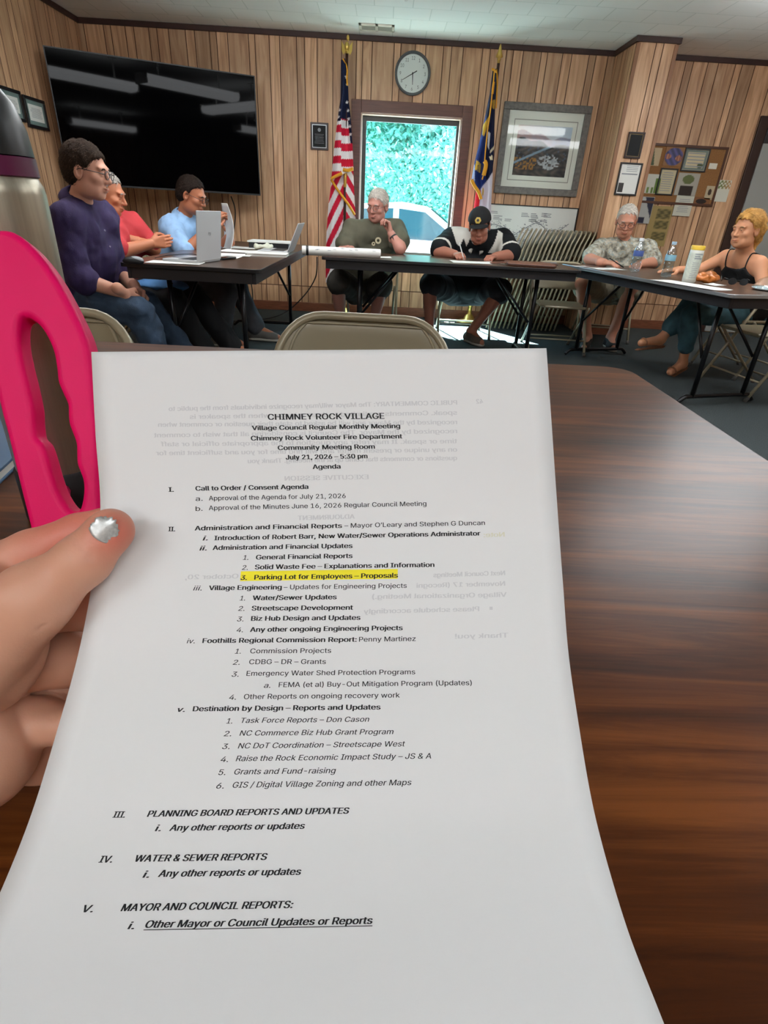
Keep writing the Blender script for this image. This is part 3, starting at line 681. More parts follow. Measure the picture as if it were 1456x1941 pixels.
mk('minute_hand', hand_mb(math.pi / 2 - 40.2 / 60 * 2 * math.pi, .105, .045, .004), M_BLACKF, t); mk('hour_hand', hand_mb(math.pi / 2 - 5.9 / 12 * 2 * math.pi, .085, .01, .0045), M_BLACKF, t)
mk('hub', MB().lathe([(.007, .012), (.007, .02), (0, .021)], 12, axis=(0, -1, 0)), M_BLACKF, t)
mk('lens', MB().lathe([(0, .03), (r - .02, .028), (r - .02, .027)], 48, axis=(0, -1, 0)), M_GLASSY, t)

# award plaque left of the flag
t, a, b, c, d = hung('award_plaque', 'dark wooden award plaque with black plate left of the striped flag', 'plaque', [(588, 232), (622, 233), (623, 285), (590, 284)])
mk('board', MB().box((a, -.016, c), (b, 0, d)), mat('plaque_wood', '2c1713', .4), t, bevel=.003)
pl = mk('plate', MB().box((a + .02, -.018, c + .02), (b - .02, -.0155, d - .02)), mat('plaque_plate', '131517', .5, spec=.2), t)
mk('engraving', lines_mb(a + .04, b - .04, c + .05, d - .09, 7, 3, .18, -.0186), M_INK2, t); em = MB().lathe([(0, .0187), (.016, .0187)], 12, ((a + b) / 2, 0, d - .06), axis=(0, -1, 0)); mk('emblem', em, M_INK2, t)
mk('border', frame_mb(a + .018, b - .018, c + .018, d - .018, .004, .0185), M_CHROME, t)

# large framed picture
t, a, b, c, d = hung('framed_picture', 'large grey-framed landscape picture with white mat right of the window', 'picture', [(950, 193), (1118, 201), (1095, 377), (941, 363)])
fr = mat('weathered_grey_frame', '6f6b66', .6, noise=.25, nscale=40); w = .062
mk('frame', frame_mb(a, b, c, d, w, .035), fr, t, bevel=.006)
mk('mat_board', MB().box((a + w, -.012, c + w), (b - w, -.004, d - w)), mat('mat_board_white', 'f1f0e8', .7), t)
ia, ib, ic, id_ = a + .165, b - .155, c + .165, d - .175
mk('mat_bevel', frame_mb(ia - .045, ib + .045, ic - .045, id_ + .045, .006, .0128), mat('mat_line', '8f8c84', .7), t)
def landscape(u, v):
    n = math.sin(u * 23 + 3 * math.sin(v * 17)) * math.sin(v * 29 + 2 * math.sin(u * 13))
    sky = lerp(rgb('e2cfc9'), rgb('b9cbe0'), u); ridge = .70 + .06 * math.sin(u * 5 + 1) + .03 * math.sin(u * 17)
    if v > ridge + .12: return sky
    if v > ridge - .02: return lerp(rgb('b08a8a'), rgb('8a8eaa'), u + .2 * n)
    g = lerp(rgb('1b1c22'), rgb('584c46'), .5 + .6 * n)
    if abs(v - (.25 + .55 * u)) < .025: return rgb('7f97ac')
    hs = (math.sin(int(u * 34) * 12.9898 + int(v * 30) * 78.233) * 43758.5) % 1
    if .12 < v < .36 and u < .42 and hs > .55: return lerp(rgb('6a4518'), rgb('a8752e'), hs)
    if math.hypot(u - .66, (v - .30) * 1.3) < .19 + .04 * n and hs > .35: return lerp(rgb('6b6f78'), rgb('c3c6cb'), hs)
    if v > .30 and hs > .9: return rgb('4a5568')
    return g
m, cc = print_mb(ia, ib, ic, id_, landscape, 70, -.0135); mk('print', m, M_PRINT, t, col=cc)
mk('glazing', MB().box((a + w - .004, -.020, c + w - .004), (b - w + .004, -.018, d - w + .004)), M_GLASSY, t)

# long map board leaning below it
x0, x1 = 1.0, 1.995; z0, z1 = .62, 1.15
t = thing('map_board', 'wide white map board with thin dark frame above the folded chairs', 'map', ((x0 + x1) / 2, YW - .03, z0)); a, b, c, d = x0 - (x0 + x1) / 2, x1 - (x0 + x1) / 2, 0, z1 - z0
bm_ = MB().box((a, 0, c), (b, .02, d)); BM_M = mat('map_white', 'e6e9e3', .5); mk('frame', frame_mb(a - .006, b + .006, c, d + .006, .010, .006), M_BLACKF, t); m = bm_
R = random.Random(4)
pth = [(a + .05 + (b - a - .12) * i / 24, -.0012, c + .30 + .05 * math.sin(i * .55) + R.uniform(-.012, .012) + .002 * i) for i in range(25)]
m.tube(pth, .0035, 6, 1)
for i in range(260):
    k = R.randrange(24); x = pth[k][0] + R.uniform(-.03, .03); z = pth[k][2] + R.gauss(0, .022); s = R.uniform(.002, .008); m.add([(x, -.0012, z), (x + s * 2, -.0012, z), (x + s * 2, -.0012, z + s), (x, -.0012, z + s)], [(0, 1, 2, 3)], 1)
for i in range(16):
    x = R.uniform(a + .05, b - .16); z = c + R.choice([.14, .18, .22, .40, .43, .46]) + R.uniform(-.01, .01)
    for q in range(R.randint(2, 3)):
        wdt = R.uniform(.05, .1); m.add([(x, -.0012, z - q * .014), (x + wdt, -.0012, z - q * .014), (x + wdt, -.0012, z - q * .014 + .006), (x, -.0012, z - q * .014 + .006)], [(0, 1, 2, 3)], 1)
mk('board', m, [BM_M, M_INK2], t)

# chase front: black plaque above a framed letter
YC = CH[2] - .009
t, a, b, c, d = hung('award_plaque', 'plain black framed plaque above the framed letter on the boxed column', 'plaque', [(1191, 250), (1224, 251), (1211, 302), (1183, 299)], YC)
mk('frame', frame_mb(a, b, c, d, .014, .018), mat('plaque_wood', '2c1713'), t, bevel=.003); mk('plate', MB().box((a + .014, -.010, c + .014), (b - .014, 0, d - .014)), mat('plaque_plate', '131517', .5, spec=.2), t); mk('border', frame_mb(a + .016, b - .016, c + .016, d - .016, .003, .0115), mat('brass_line', '7d6a45', .4, .6), t)
t, a, b, c, d = hung('framed_certificate', 'black-framed white letter with small photo below the plaque on the column', 'certificate', [(1176, 307), (1218, 310), (1205, 372), (1164, 369)], YC)
mk('frame', frame_mb(a, b, c, d, .014, .016), M_BLACKF, t, bevel=.002); mk('sheet', MB().box((a + .012, -.008, c + .012), (b - .012, 0, d - .012)), M_PAPER, t)
mk('print', lines_mb(a + .06, b - .03, d - .075, d - .02, 4, 3, .3, -.0085).add([(a + .03, -.0085, d - .095), (b - .03, -.0085, d - .095), (b - .03, -.0085, d - .085), (a + .03, -.0085, d - .085)], [(0, 1, 2, 3)]), M_INK2, t)
mk('portrait_photo', MB().box((a + .022, -.0095, c + .025), (a + .07, -.008, c + .10)), mat('dark_photo', '33302f', .4), t)

# cork board and everything pinned on it
t, a, b, c, d = hung('cork_board', 'wood-framed cork notice board on the right part of the back wall', 'notice board', [(1236, 273), (1379, 283), (1346, 391), (1210, 380)])
mk('cork', MB().box((a, -.012, c), (b, 0, d)), mat('cork', '8c6238', .9, noise=.3, nscale=160), t); mk('frame', frame_mb(a - .012, b + .012, c - .012, d + .012, .022, .018), mat('cork_frame', '4f2d1b', .5), t, bevel=.002)
YP = YW - .013; PG = 'papers pinned round the notice board'
def pinned(name, label, cat, px, color, fn=None, lines=0, framed=None, Y=YP, n=24, ink=M_INK2):
    t, a, b, c, d = hung(name, label, cat, px, Y, 0, PG)
    if framed:
        mk('frame', frame_mb(a, b, c, d, .012, .014), framed, t, bevel=.002); q = .011
    else: q = 0
    mk('sheet', MB().box((a + q, -.003, c + q), (b - q, 0, d - q)), mat('sheet_' + color, color, .65), t)
    if fn:
        m, cc = print_mb(a + q + .004, b - q - .004, c + q + .004, d - q - .004, fn, n, -.0035); mk('print', m, M_PRINT, t, col=cc)
    if lines: mk('writing', lines_mb(a + .03, b - .03, c + .03, d - .03, lines, len(label), .3, -.0042), ink, t)
    return t
pinned('flyer', 'green and beige flyer at the top left of the cork board', 'flyer', [(1231, 280), (1257, 280), (1247, 315), (1226, 313)], 'b9a883', lambda u, v: rgb('3d4a22') if u < .62 - .25 * v else rgb('bda984'))
def disc(u, v):
    r = math.hypot(u - .5, v - .5); s = math.hypot(u - .2, v - .5); q = math.hypot(u - .78, v - .42)
    if r > .5: return rgb('8c6238')
    if s < .15 or q < .17: return lerp(rgb('c98a66'), rgb('6b3a30'), 8 * abs(math.sin(u * 20) * .1))
    return lerp(rgb('2a2d50'), rgb('56538a'), .5 + .5 * math.sin(u * 19 + v * 13))
pinned('round_sticker', 'round blue and orange decal left of the framed award', 'sticker', [(1262, 278), (1300, 280), (1290, 316), (1257, 314)], '8c6238', disc)
pinned('framed_certificate', 'dark-framed award certificate at the top of the cork board', 'certificate', [(1300, 280), (1347, 283), (1336, 327), (1289, 324)], 'c9bf9f', lambda u, v: rgb('6f7b74') if min(u, v, 1 - u, 1 - v) < .09 else (rgb('4f5a3c') if u > .62 and v < .36 and math.hypot(u - .77, v - .22) < .14 else rgb('c8bb97')), 5, mat('charcoal_frame', '2b2d2f', .4))
pinned('note_card', 'small blank white card on the cork beside the award', 'card', [(1345, 309), (1360, 310), (1358, 321), (1343, 320)], 'd8d4c4')
pinned('flyer', 'white flyer with green shapes at the left of the cork board', 'flyer', [(1222, 328), (1256, 332), (1245, 369), (1213, 364)], 'c9cabb', lambda u, v: rgb('5f7a2c') if (u > .72 and v < .8) or (v < .3 and math.sin(u * 22) > .2) else rgb('cacbbd'))
pinned('framed_certificate', 'cream certificate in black frame below the round decal', 'certificate', [(1250, 318), (1286, 320), (1273, 371), (1244, 369)], 'c2b793', None, 9, M_BLACKF)
pinned('photo_print', 'dark photo of a potted plant below the framed award', 'photo', [(1287, 327), (1328, 329), (1318, 372), (1277, 370)], '8d8a7c', lambda u, v: rgb('5a6438') if math.hypot(u - .5, (v - .72) * 1.3) < .27 else (rgb('2a2019') if abs(u - .5) < .33 and v < .42 else rgb('a39f92')))
pinned('magazine_page', 'grey and navy brochure page behind the camouflage shirt man', 'brochure', [(1212, 372), (1243, 374), (1228, 425), (1205, 422)], 'a9aaa6', lambda u, v: rgb('23253a') if u + .8 * v > 1.15 or (v < .25 and u < .6) else rgb('aeb0ac'))
pinned('notice_sheet', 'white printed notice sheet below the plant photo', 'notice', [(1282, 372), (1318, 369), (1306, 411), (1275, 408)], 'c6c5b4', None, 8)
pinned('greeting_card', 'narrow cream card with dark figure right of the plant photo', 'card', [(1340, 352), (1355, 353), (1349, 380), (1335, 377)], 'b9a98a', lambda u, v: rgb('3c2d22') if math.hypot(u - .5, v - .55) < .25 else rgb('b7a788'))
pinned('card', 'small brown picture card at the lower right corner of the cork', 'card', [(1317, 372), (1346, 376), (1343, 391), (1314, 388)], '6e4a2c', lambda u, v: rgb('241a16') if math.hypot((u - .45), (v - .5)) < .35 else rgb('7d5230'))
pinned('note_sheet', 'white flyer with green leaves on the panelling right of the cork board', 'flyer', [(1364, 341), (1387, 342), (1377, 383), (1353, 382)], 'd2d1c0', lambda u, v: lerp(rgb('5d7a44'), rgb('c08a5a'), u) if v > .62 and math.sin(u * 21) * math.sin(v * 31) > -.1 else rgb('d3d2c2'), 0, None, YW - .001)
pinned('newspaper_strip', 'tall yellowed newspaper page under the cork board', 'newspaper', [(1234, 388), (1277, 393), (1258, 470), (1222, 463)], '9a8450', lambda u, v: lerp(rgb('4d4828'), rgb('857447'), .5 + .5 * math.sin(u * 17 + 3 * math.sin(v * 31))) if .28 < u < .92 and (.70 < v < .92 or .43 < v < .63 or .14 < v < .36) else rgb('9c8754'), 0, None, YW - .001)

# certificates on the left wall
M_CERTG = mat('certificate_mat', '6d807c', .6)
def left_cert(label, pts):
    P = np.array([WX(x, y, XL + .009) for x, y in pts]); y0, y1 = P[[0, 3], 1].mean(), P[[1, 2], 1].mean(); z0, z1 = P[[2, 3], 2].mean(), P[[0, 1], 2].mean()
    t = thing('framed_certificate', label, 'certificate', (XL + .009, (y0 + y1) / 2, z0), math.pi / 2, 'framed certificates on the left wall'); a, b, c, d = -(y1 - y0) / 2, (y1 - y0) / 2, 0, z1 - z0
    mk('frame', frame_mb(a, b, c, d, .022, .018), M_BLACKF, t, bevel=.003); mk('mat_board', MB().box((a + .02, -.009, c + .02), (b - .02, 0, d - .02)), M_CERTG, t)
    mk('sheet', MB().box((a + .05, -.0105, c + .05), (b - .05, -.009, d - .05)), M_PAPER, t); mk('writing', lines_mb(a + .07, b - .07, c + .07, d - .07, 9, 2, .3, -.011), M_INK2, t)
left_cert('black-framed certificate on the left wall beside the screen', [(38, 177), (80, 192), (92, 250), (54, 240)])
left_cert('black-framed certificate partly behind the bottle lid', [(-12, 158), (33, 172), (48, 233), (5, 222)])

# ---------------------------------------------------------------- flags
M_FLAG = colattr_mat('flag_cloth', .75, .2); M_FRINGE = mat('gold_fringe', 'e09a1c', .7, bump=.6, bscale=200); M_POLE = mat('dark_flagpole', '3a1d17', .35); M_GOLD = mat('gold_metal', 'c9a95a', .3, .9)
def interp_poly(P, n):
    P = np.array(P, float); t = np.linspace(P[0, 1], P[-1, 1], n); return np.interp(t, P[:, 1], P[:, 0]), t
def cloth(Lp, Rp, Y, fold, colfn, nu=44, nv=90, seed=0, amp=.03, phase=0):
    lx, ly = interp_poly(Lp, nv + 1); rx, ry = interp_poly(Rp, nv + 1); V = []; Cc = []
    for j in range(nv + 1):
        for i in range(nu + 1):
            u = i / nu; x = lx[j] + (rx[j] - lx[j]) * u; y = ly[j] + (ry[j] - ly[j]) * u
            p = W(x, y, Y); p[1] += amp * math.cos(fold * math.pi * 2 * u + phase + .6 * j / nv) * min(1, .25 + j / nv * 1.3) + .012 * math.sin(5 * u + 9 * j / nv); V.append(p); Cc.append(lin(colfn(x, y, u, j / nv)))
    F = [(j * (nu + 1) + i, j * (nu + 1) + i + 1, (j + 1) * (nu + 1) + i + 1, (j + 1) * (nu + 1) + i) for j in range(nv) for i in range(nu)]
    return np.array(V), F, np.array(Cc)
def flag_thing(label, base, px_top, Y, spear):
    t = thing('flag', label, 'flag', base, 0, 'flags on floor stands'); b = np.array(base); zt = W(px_top[0], px_top[1], Y)[2]
    mk('pole', MB().tube([(0, 0, .03), (0, 0, zt - .14)], .0135, 12), M_POLE, t, True)
    mk('floor_stand', MB().lathe([(.0, .0), (.13, 0), (.135, .02), (.11, .035), (.06, .05), (.04, .09), (.024, .10), (.022, .17), (.03, .18), (.026, .20), (.0, .2)], 28), M_GOLD, t, True)
    mk('ferrule', MB().lathe([(.016, zt * .51), (.017, zt * .51 + .01), (.017, zt * .51 + .15), (.016, zt * .51 + .16)], 14), M_GOLD, t, True)
    if spear: mk('spearhead', MB().lathe([(.012, zt - .20), (.013, zt - .12), (.02, zt - .115), (.012, zt - .105), (.032, zt - .095), (.02, zt - .06), (.006, zt - .01), (0, zt)], 16), M_GOLD, t, True)
    else:
        m = MB().lathe([(.012, zt - .22), (.013, zt - .13), (.022, zt - .125), (.014, zt - .115), (.0, zt - .11)], 14); m.sphere((0, 0, zt - .09), (.022, .02, .035)); m.sphere((.008, 0, zt - .03), (.014, .013, .022))
        for s in (-1, 1): m.add([(s * .012, 0, zt - .10), (s * .05, .005, zt - .05), (s * .045, .0, zt - .12), (s * .03, -.006, zt - .15), (s * .012, -.012, zt - .13)], [(0, 1, 2, 3, 4)])
        mk('eagle_finial', m, M_GOLD, t, True)
    return t
def sub(t, name, V, F, C, m=None):
    o = mesh_obj(name, V, F, m or M_FLAG, t, True, None, np.array(t.location), C); return o
Z7 = lambda x, y: (600 + x / 4.621, 60 + y / 4.621)
yf = 6.30; pb = W(655, 300, yf)
t = flag_thing('red, white and blue striped flag with stars, left of the window', (pb[0], yf, 0), (651, 63), yf, False)
RED, WHT, NAVY = rgb('c21a36'), rgb('e9e4e4'), rgb('141b38')
stars = [Z7(*p) for p in ((203, 688), (192, 748), (265, 615), (275, 688), (282, 760), (292, 830), (298, 900), (262, 395), (268, 460))]
def us_a(x, y, u, v):
    X, Yq = (x - 600) * 4.621, (y - 60) * 4.621
    for sx, sy in stars:
        dx, dy = (x - sx) * 4.621, (y - sy) * 4.621; r = math.hypot(dx, dy); a = math.atan2(dy, dx)
        if r < 8 + 7 * (.5 + .5 * math.cos(5 * (a + math.pi / 2))): return WHT
    Yc = Yq - (10 if X > 218 else -18)
    if Yq < 765 + (20 if X < 215 else 0) or (X > 272 + (Yq - 760) * .12 and Yq < 980): return NAVY
    return WHT if int((Yc - 765) // 68) % 2 == 0 else RED
V, F, C = cloth([Z7(*p) for p in ((213, 245), (208, 600), (182, 780), (150, 1050), (128, 1290))], [Z7(*p) for p in ((250, 235), (274, 400), (282, 600), (302, 760), (316, 980), (325, 1210))], yf - .045, 1.2, us_a, 60, 130, amp=.028, phase=.5)
sub(t, 'canton_fold', V, F, C)
def us_b(x, y, u, v):
    X, Yq = (x - 600) * 4.621, (y - 60) * 4.621
    s = (X - 250) * .95 + (Yq - 1300) * (.45 if X < 235 else -.55)
    return RED if int(math.floor(s / 46)) % 2 == 0 else WHT
V, F, C = cloth([Z7(*p) for p in ((135, 1285), (105, 1500), (88, 1750), (78, 2050), (80, 2200))], [Z7(*p) for p in ((322, 1180), (330, 1400), (342, 1610), (345, 1900), (340, 2200))], yf + .012, 2.2, us_b, 70, 100, amp=.022)
sub(t, 'stripe_fold', V, F, C)
def ribbon(pts, Y, wpx, nm, t, m, th=.006):
    P = smooth_path([W(x, y, Y) for x, y in pts], 6); mk(nm, MB().tube(P, wpx * .85, 8, flat=.8), m, t, True, off=np.array(t.location))
ribbon([Z7(*p) for p in ((128, 1290), (165, 1268), (225, 1240))], yf - .085, .020, 'fringe', t, M_FRINGE); ribbon([Z7(*p) for p in ((232, 1208), (275, 1215), (322, 1200))], yf - .075, .022, 'fringe', t, M_FRINGE)
ribbon([Z7(*p) for p in ((130, 1295), (175, 1370), (232, 1450), (290, 1530), (335, 1605))], yf - .035, .017, 'fringe', t, M_FRINGE); ribbon([Z7(*p) for p in ((232, 238), (255, 280), (268, 340), (266, 400), (270, 470))], yf - .045, .010, 'fringe', t, M_FRINGE)

Z8 = lambda x, y: (870 + x / 5.107, 80 + y / 5.107)
pb = W(930, 250, yf)
t = flag_thing('navy blue flag with gold fringe and cord, right of the window', (pb[0], yf, 0), (943, 82), yf, True)
def nc(x, y, u, v):
    X, Yq = (x - 870) * 5.107, (y - 80) * 5.107
    if inpoly(X, Yq, [(285, 860), (305, 880), (292, 1040), (280, 1010)]): return WHT
    if inpoly(X, Yq, [(290, 715), (280, 790), (262, 850), (240, 915), (222, 900), (235, 800)]): return rgb('c9a13c')
    if inpoly(X, Yq, [(325, 560), (352, 560), (345, 650), (320, 640)]): return rgb('b48f3a')
    if inpoly(X, Yq, [(345, 1000), (345, 1030), (295, 1080), (300, 1050)]) or inpoly(X, Yq, [(290, 1110), (325, 1095), (330, 1145), (300, 1140)]): return rgb('cfc3a4')
    if inpoly(X, Yq, [(165, 1145), (218, 1180), (212, 1265), (150, 1235)]): return rgb('d8b04a')
    if Yq > 1440 + (X - 200) * .0 and X < 215 - (Yq - 1440) * .12: return rgb('cf2233')
    if Yq > 1250 + (330 - X) * 1.5 or (X > 212 and Yq > 1420): return rgb('d9d2df')
    if X < 150 and Yq > 1180: return rgb('a9b4dc')
    return NAVY if X > 260 else rgb('1f2f6b')
V, F, C = cloth([Z8(*p) for p in ((328, 262), (300, 500), (248, 750), (190, 1000), (150, 1160), (122, 1330), (165, 1440), (140, 1650), (120, 1900))], [Z8(*p) for p in ((362, 260), (356, 560), (350, 760), (345, 1000), (330, 1250), (315, 1560), (312, 1900))], yf - .045, 1.6, nc, 60, 150, amp=.03, phase=1.2)
sub(t, 'cloth', V, F, C)
vt, ft = text_mesh('12', .02); o = W(*Z8(170, 1215), yf - .10); mk('lettering', MB().add([(p[0] * .075 + o[0], o[1], p[1] * .085 + o[2] - .02) for p in vt], ft), M_BLACKF, t, off=np.array(t.location))
ribbon([Z8(*p) for p in ((345, 270), (338, 340), (330, 440), (318, 540), (300, 700), (278, 850), (262, 1000), (252, 1120), (245, 1250), (225, 1330))], yf - .11, .009, 'gold_cord', t, M_FRINGE, .01)
ribbon([Z8(*p) for p in ((338, 385), (332, 430), (325, 500))], yf - .115, .015, 'gold_cord', t, M_FRINGE); ribbon([Z8(*p) for p in ((248, 1150), (262, 1190), (240, 1290))], yf - .12, .028, 'tassel', t, M_FRINGE)
ribbon([Z8(*p) for p in ((122, 1330), (150, 1390), (190, 1450), (215, 1520))], yf - .10, .024, 'fringe', t, M_FRINGE); ribbon([Z8(*p) for p in ((362, 262), (372, 380), (366, 520), (360, 640))], yf - .05, .010, 'fringe', t, M_FRINGE); ribbon([Z8(*p) for p in ((318, 258), (345, 272), (366, 290))], yf - .07, .014, 'bow', t, M_FRINGE)
# ================================================================ ON THE TABLES
M_SILVER = mat('silver_aluminium', 'c9cbcd', .4, .15); M_KEYS = mat('dark_keys', '2c2d30', .5); M_BLACKP = mat('matte_black_plastic', '151619', .45)
SHG = 'loose papers on the council tables'
def sheet(label, px, size, rz, z=TZ, col=None, name='paper_sheet', cat='paper', n=0, th=.0012):
    p = WZ(px[0], px[1], z) if len(px) == 2 else np.array(px); a, b = size[0] / 2, size[1] / 2
    R = random.Random(len(label)); cu = [R.uniform(0, .004) for _ in range(4)]
    t = MB(); t.grid(lambda u, v: ((2 * u - 1) * a, (2 * v - 1) * b, .0012 + th + cu[0] * (2 * u - 1) ** 2 * v + cu[1] * u * (2 * v - 1) ** 4), 8, 8)
    m = MB(); k = len(t.v); m.v = list(t.v) + [(x, y, z_ - th) for x, y, z_ in t.v]; m.f = list(t.f) + [[i + k for i in f[::-1]] for f in t.f]; m.m = [0] * len(m.f)
    brd = [i * 9 for i in range(9)] + [72 + j for j in range(1, 9)] + [i * 9 + 8 for i in range(7, -1, -1)] + [j for j in range(7, 0, -1)]
    for i in range(len(brd)): p0, p1 = brd[i], brd[(i + 1) % len(brd)]; m.f.append([p0, p1, p1 + k, p0 + k]); m.m.append(0)
    o = mk(name, m, col or M_PAPER); o.location = (p[0], p[1], z); o.rotation_euler = (0, 0, rz); return tag(o, label, cat, SHG)
def laptop(label, hc, ex, user, w, d, hh, tilt, logo=False):
    """hc hinge centre, ex unit vector along the hinge, user unit vector towards the user"""
    t = thing('laptop', label, 'laptop', hc); ex, us = unit(ex), unit(user); up = np.array([0, 0, 1.])
    B = np.stack([ex, us, up], 1)
    mk('base', MB().box((-w / 2, 0, .002), (w / 2, d, .017), R=B), M_SILVER, t, bevel=.003)
    mk('keyboard', MB().box((-w / 2 + .02, .03, .0168), (w / 2 - .02, d * .58, .0182), R=B), M_KEYS, t); mk('trackpad', MB().box((-.05, d * .63, .0168), (.05, d - .012, .0178), R=B), mat('trackpad', '9a9c9e', .4, .5), t)
    sd = -us * math.sin(tilt) + up * math.cos(tilt); sn = np.cross(ex, sd); sn = sn * (1 if sn @ us > 0 else -1); S = np.stack([ex, sd, sn], 1); o = np.array([0, 0, .012])
    sc = mk('screen_lid', MB().box((-w / 2, 0, -.006), (w / 2, hh, 0), R=S, at=o), M_SILVER, t, bevel=.0025)
    mk('display', MB().box((-w / 2 + .008, .012, -.0005), (w / 2 - .008, hh - .008, .001), R=S, at=o), mat('dark_display', '0d1014', .15), t)
    if logo:
        vt, ft = text_mesh('hp', .02, .2, 'CENTER'); flip = 1 if np.cross(S[:, 0], S[:, 1]) @ -sn > 0 else -1
        mk('maker_mark', MB().add([S @ np.array([flip * p[0] * .035, hh * .52 + p[1] * .035, -.0066]) + o for p in vt], ft), mat('mark_grey', '5a5c5e', .4), t)
    return t
p1, p2 = WZ(373, 500.5, TZ), WZ(418, 494.5, TZ); e = unit(p2 - p1); us = np.array([-e[1], e[0], 0]); us = us if us[0] < 0 else -us
laptop('open silver laptop seen from behind on the left table', (p1 + p2) / 2 + (0, 0, 0), e, us, np.linalg.norm(p2 - p1), .22, .262, .10, True)
h2 = WZ(552, 482, TZ); laptop('open silver laptop seen edge-on at the far corner of the left table', (-.715, 4.72, TZ), (.02, 1, 0), (-1, .02, 0), .31, .22, .215, .42)
p = WZ(253, 497, TZ + .01); t = thing('computer_mouse', 'black and grey computer mouse beside the silver laptop', 'computer mouse', (p[0], p[1], TZ + .003), .2)
V, Q = Blob(.003).ell((0, 0, .012), (.055, .031, .024)).mesh(); V = V[:, :]; V[:, 2] = np.maximum(V[:, 2], 0); mesh_obj('shell', V, Q, M_BLACKP, t, True)
V, Q = Blob(.003).ell((.012, 0, .0165), (.043, .026, .0215)).mesh(); V[:, 2] = np.maximum(V[:, 2], .006); mesh_obj('button_panel', V, Q, mat('mouse_grey', '8f9598', .35), t, True)
sheet('white paper sheet under the mouse at the near end of the left table', (-1.19, 3.48, TZ), (.30, .16), .03)
solo('mouse_cable', MB().tube(smooth_path([(-1.34, 3.58, TZ + .012), (-1.30, 3.72, TZ + .02), (-1.2, 3.85, TZ + .022), (-1.08, 3.72, TZ + .012)], 6), .0022, 6), M_BLACKP, 'thin black cable looping behind the laptop keyboard', 'cable', smooth=True)
sheet('white sheet with print farthest back on the left table', (462, 470), (.30, .22), .1); sheet('white paper sheet in the middle of the left table papers', (455, 477), (.28, .22), -.08); sheet('white paper sheet nearest the silver laptop', (440, 483.5), (.26, .2), .05); sheet('white sheet sticking out beside the dark phone', (425, 488), (.2, .16), -.05)
p = WZ(427, 491.5, TZ); t = thing('phone', 'dark phone lying beside the silver laptop', 'phone', (p[0], p[1], TZ + .004), 1.2); mk('body', MB().prism(rrect(.075, .037, .01), 0, .009, PZ), M_BLACKP, t, bevel=.002); mk('display', MB().prism(rrect(.071, .033, .008), .009, .0094, PZ), mat('dark_display', '0d1014', .15), t)
p = WZ(498, 474, TZ); V, Q = Blob(.006).ell((0, 0, .02), (.07, .04, .022)).ell((.05, .02, .025), (.03, .04, .02)).mesh(); V = wrinkle(V, Q, .008, 60, 3); V[:, 2] = np.maximum(V[:, 2], .001); o = mesh_obj('crumpled_tissue', V, Q, mat('tissue', 'cfd0bd', .9), None, True); o.location = (p[0], p[1], TZ + .003); tag(o, 'crumpled pale green tissue among the papers on the left table', 'tissue')
t = thing('document_box', 'flat dark box with white papers on top, by the edge-on laptop', 'box', (-.93, 5.1, TZ)); mk('box', MB().box((-.16, -.12, 0), (.16, .12, .045)), M_BLACKP, t, bevel=.003); mk('paper_stack', MB().box((-.17, -.125, .0455), (.19, .11, .056)), M_PAPER, t)
t = thing('folder', 'white folded folder at the right edge of the left table', 'folder', (-.80, 4.36, TZ), .06); mk('cover', MB().box((-.16, -.11, 0), (.12, .11, .003)).box((-.16, -.11, .014), (.12, .11, .017)).box((-.163, -.11, 0), (-.16, .11, .017)), mat('folder_white', 'dcdcd8', .5), t); mk('sheets', MB().box((-.155, -.105, .0032), (.115, .105, .0138)), M_PAPER, t)
# roll of plans lying across to the window table
a = np.array([-.60, 4.53, TZ + .034]); b = np.array([-.02, 4.60, TZ + .034]); t = thing('paper_roll', 'long white roll of plans lying across the two tables', 'paper roll', a); ax = b - a
m = MB().lathe([(.026, 0), (.032, 0), (.032, np.linalg.norm(ax)), (.026, np.linalg.norm(ax))], 24, axis=ax); m.lathe([(.026, 0), (.026, np.linalg.norm(ax))], 24, axis=ax); mk('sheet', m, mat('plan_paper', 'dcdad4', .7, noise=.05, nscale=12), t, auto=40)
mk('rubber_band', MB().lathe([(.0325, .03), (.034, .034), (.034, .044), (.0325, .048)], 24, axis=ax), M_BLACKP, t, True)
m = MB(); axu = unit(ax); un = unit(np.cross((0, 0, 1.), axu)); R = random.Random(2)
for i in range(26):
    s = R.uniform(.08, .54); th = R.uniform(.2, 2.2); P0 = axu * s; 
    q = [P0 + (-un * math.cos(th + d1) + np.array([0, 0, 1]) * math.sin(th + d1)) * .0324 + axu * d2 for d1, d2 in ((0, 0), (0, .022), (.1, .022), (.1, 0))]; m.add(q, [(0, 1, 2, 3)])
mk('plan_print', m, M_INK2, t)
sheet('white sheet by the elbow of the man in the olive shirt', (722, 488), (.16, .12), .1)
sheet('white paper the man in the black cap is writing on', (.68, 4.70, TZ), (.30, .20), .05); sheet('second white sheet by the left hand of the man in the black cap', (.92, 4.78, TZ), (.2, .14), -.15)
t = thing('portfolio', 'brown leather zip portfolio lying on the window table', 'portfolio', (1.13, 4.66, TZ), -.06); lt = mat('brown_leather', '6d4331', .42, noise=.2, nscale=30, bump=.3, bscale=150)
mk('cover', MB().prism(rrect(.185, .125, .03), .001, .026, PZ), lt, t, bevel=.010); mk('zip_band', MB().prism(rrect(.187, .127, .031), .011, .016, PZ), mat('zip_dark', '3a251d', .5), t); mk('wrist_strap', MB().tube(smooth_path([(-.18, -.05, .02), (-.25, -.06, .012), (-.30, -.02, .01), (-.26, .03, .012), (-.18, .03, .018)], 5), .008, 8, flat=.5), lt, t, True)
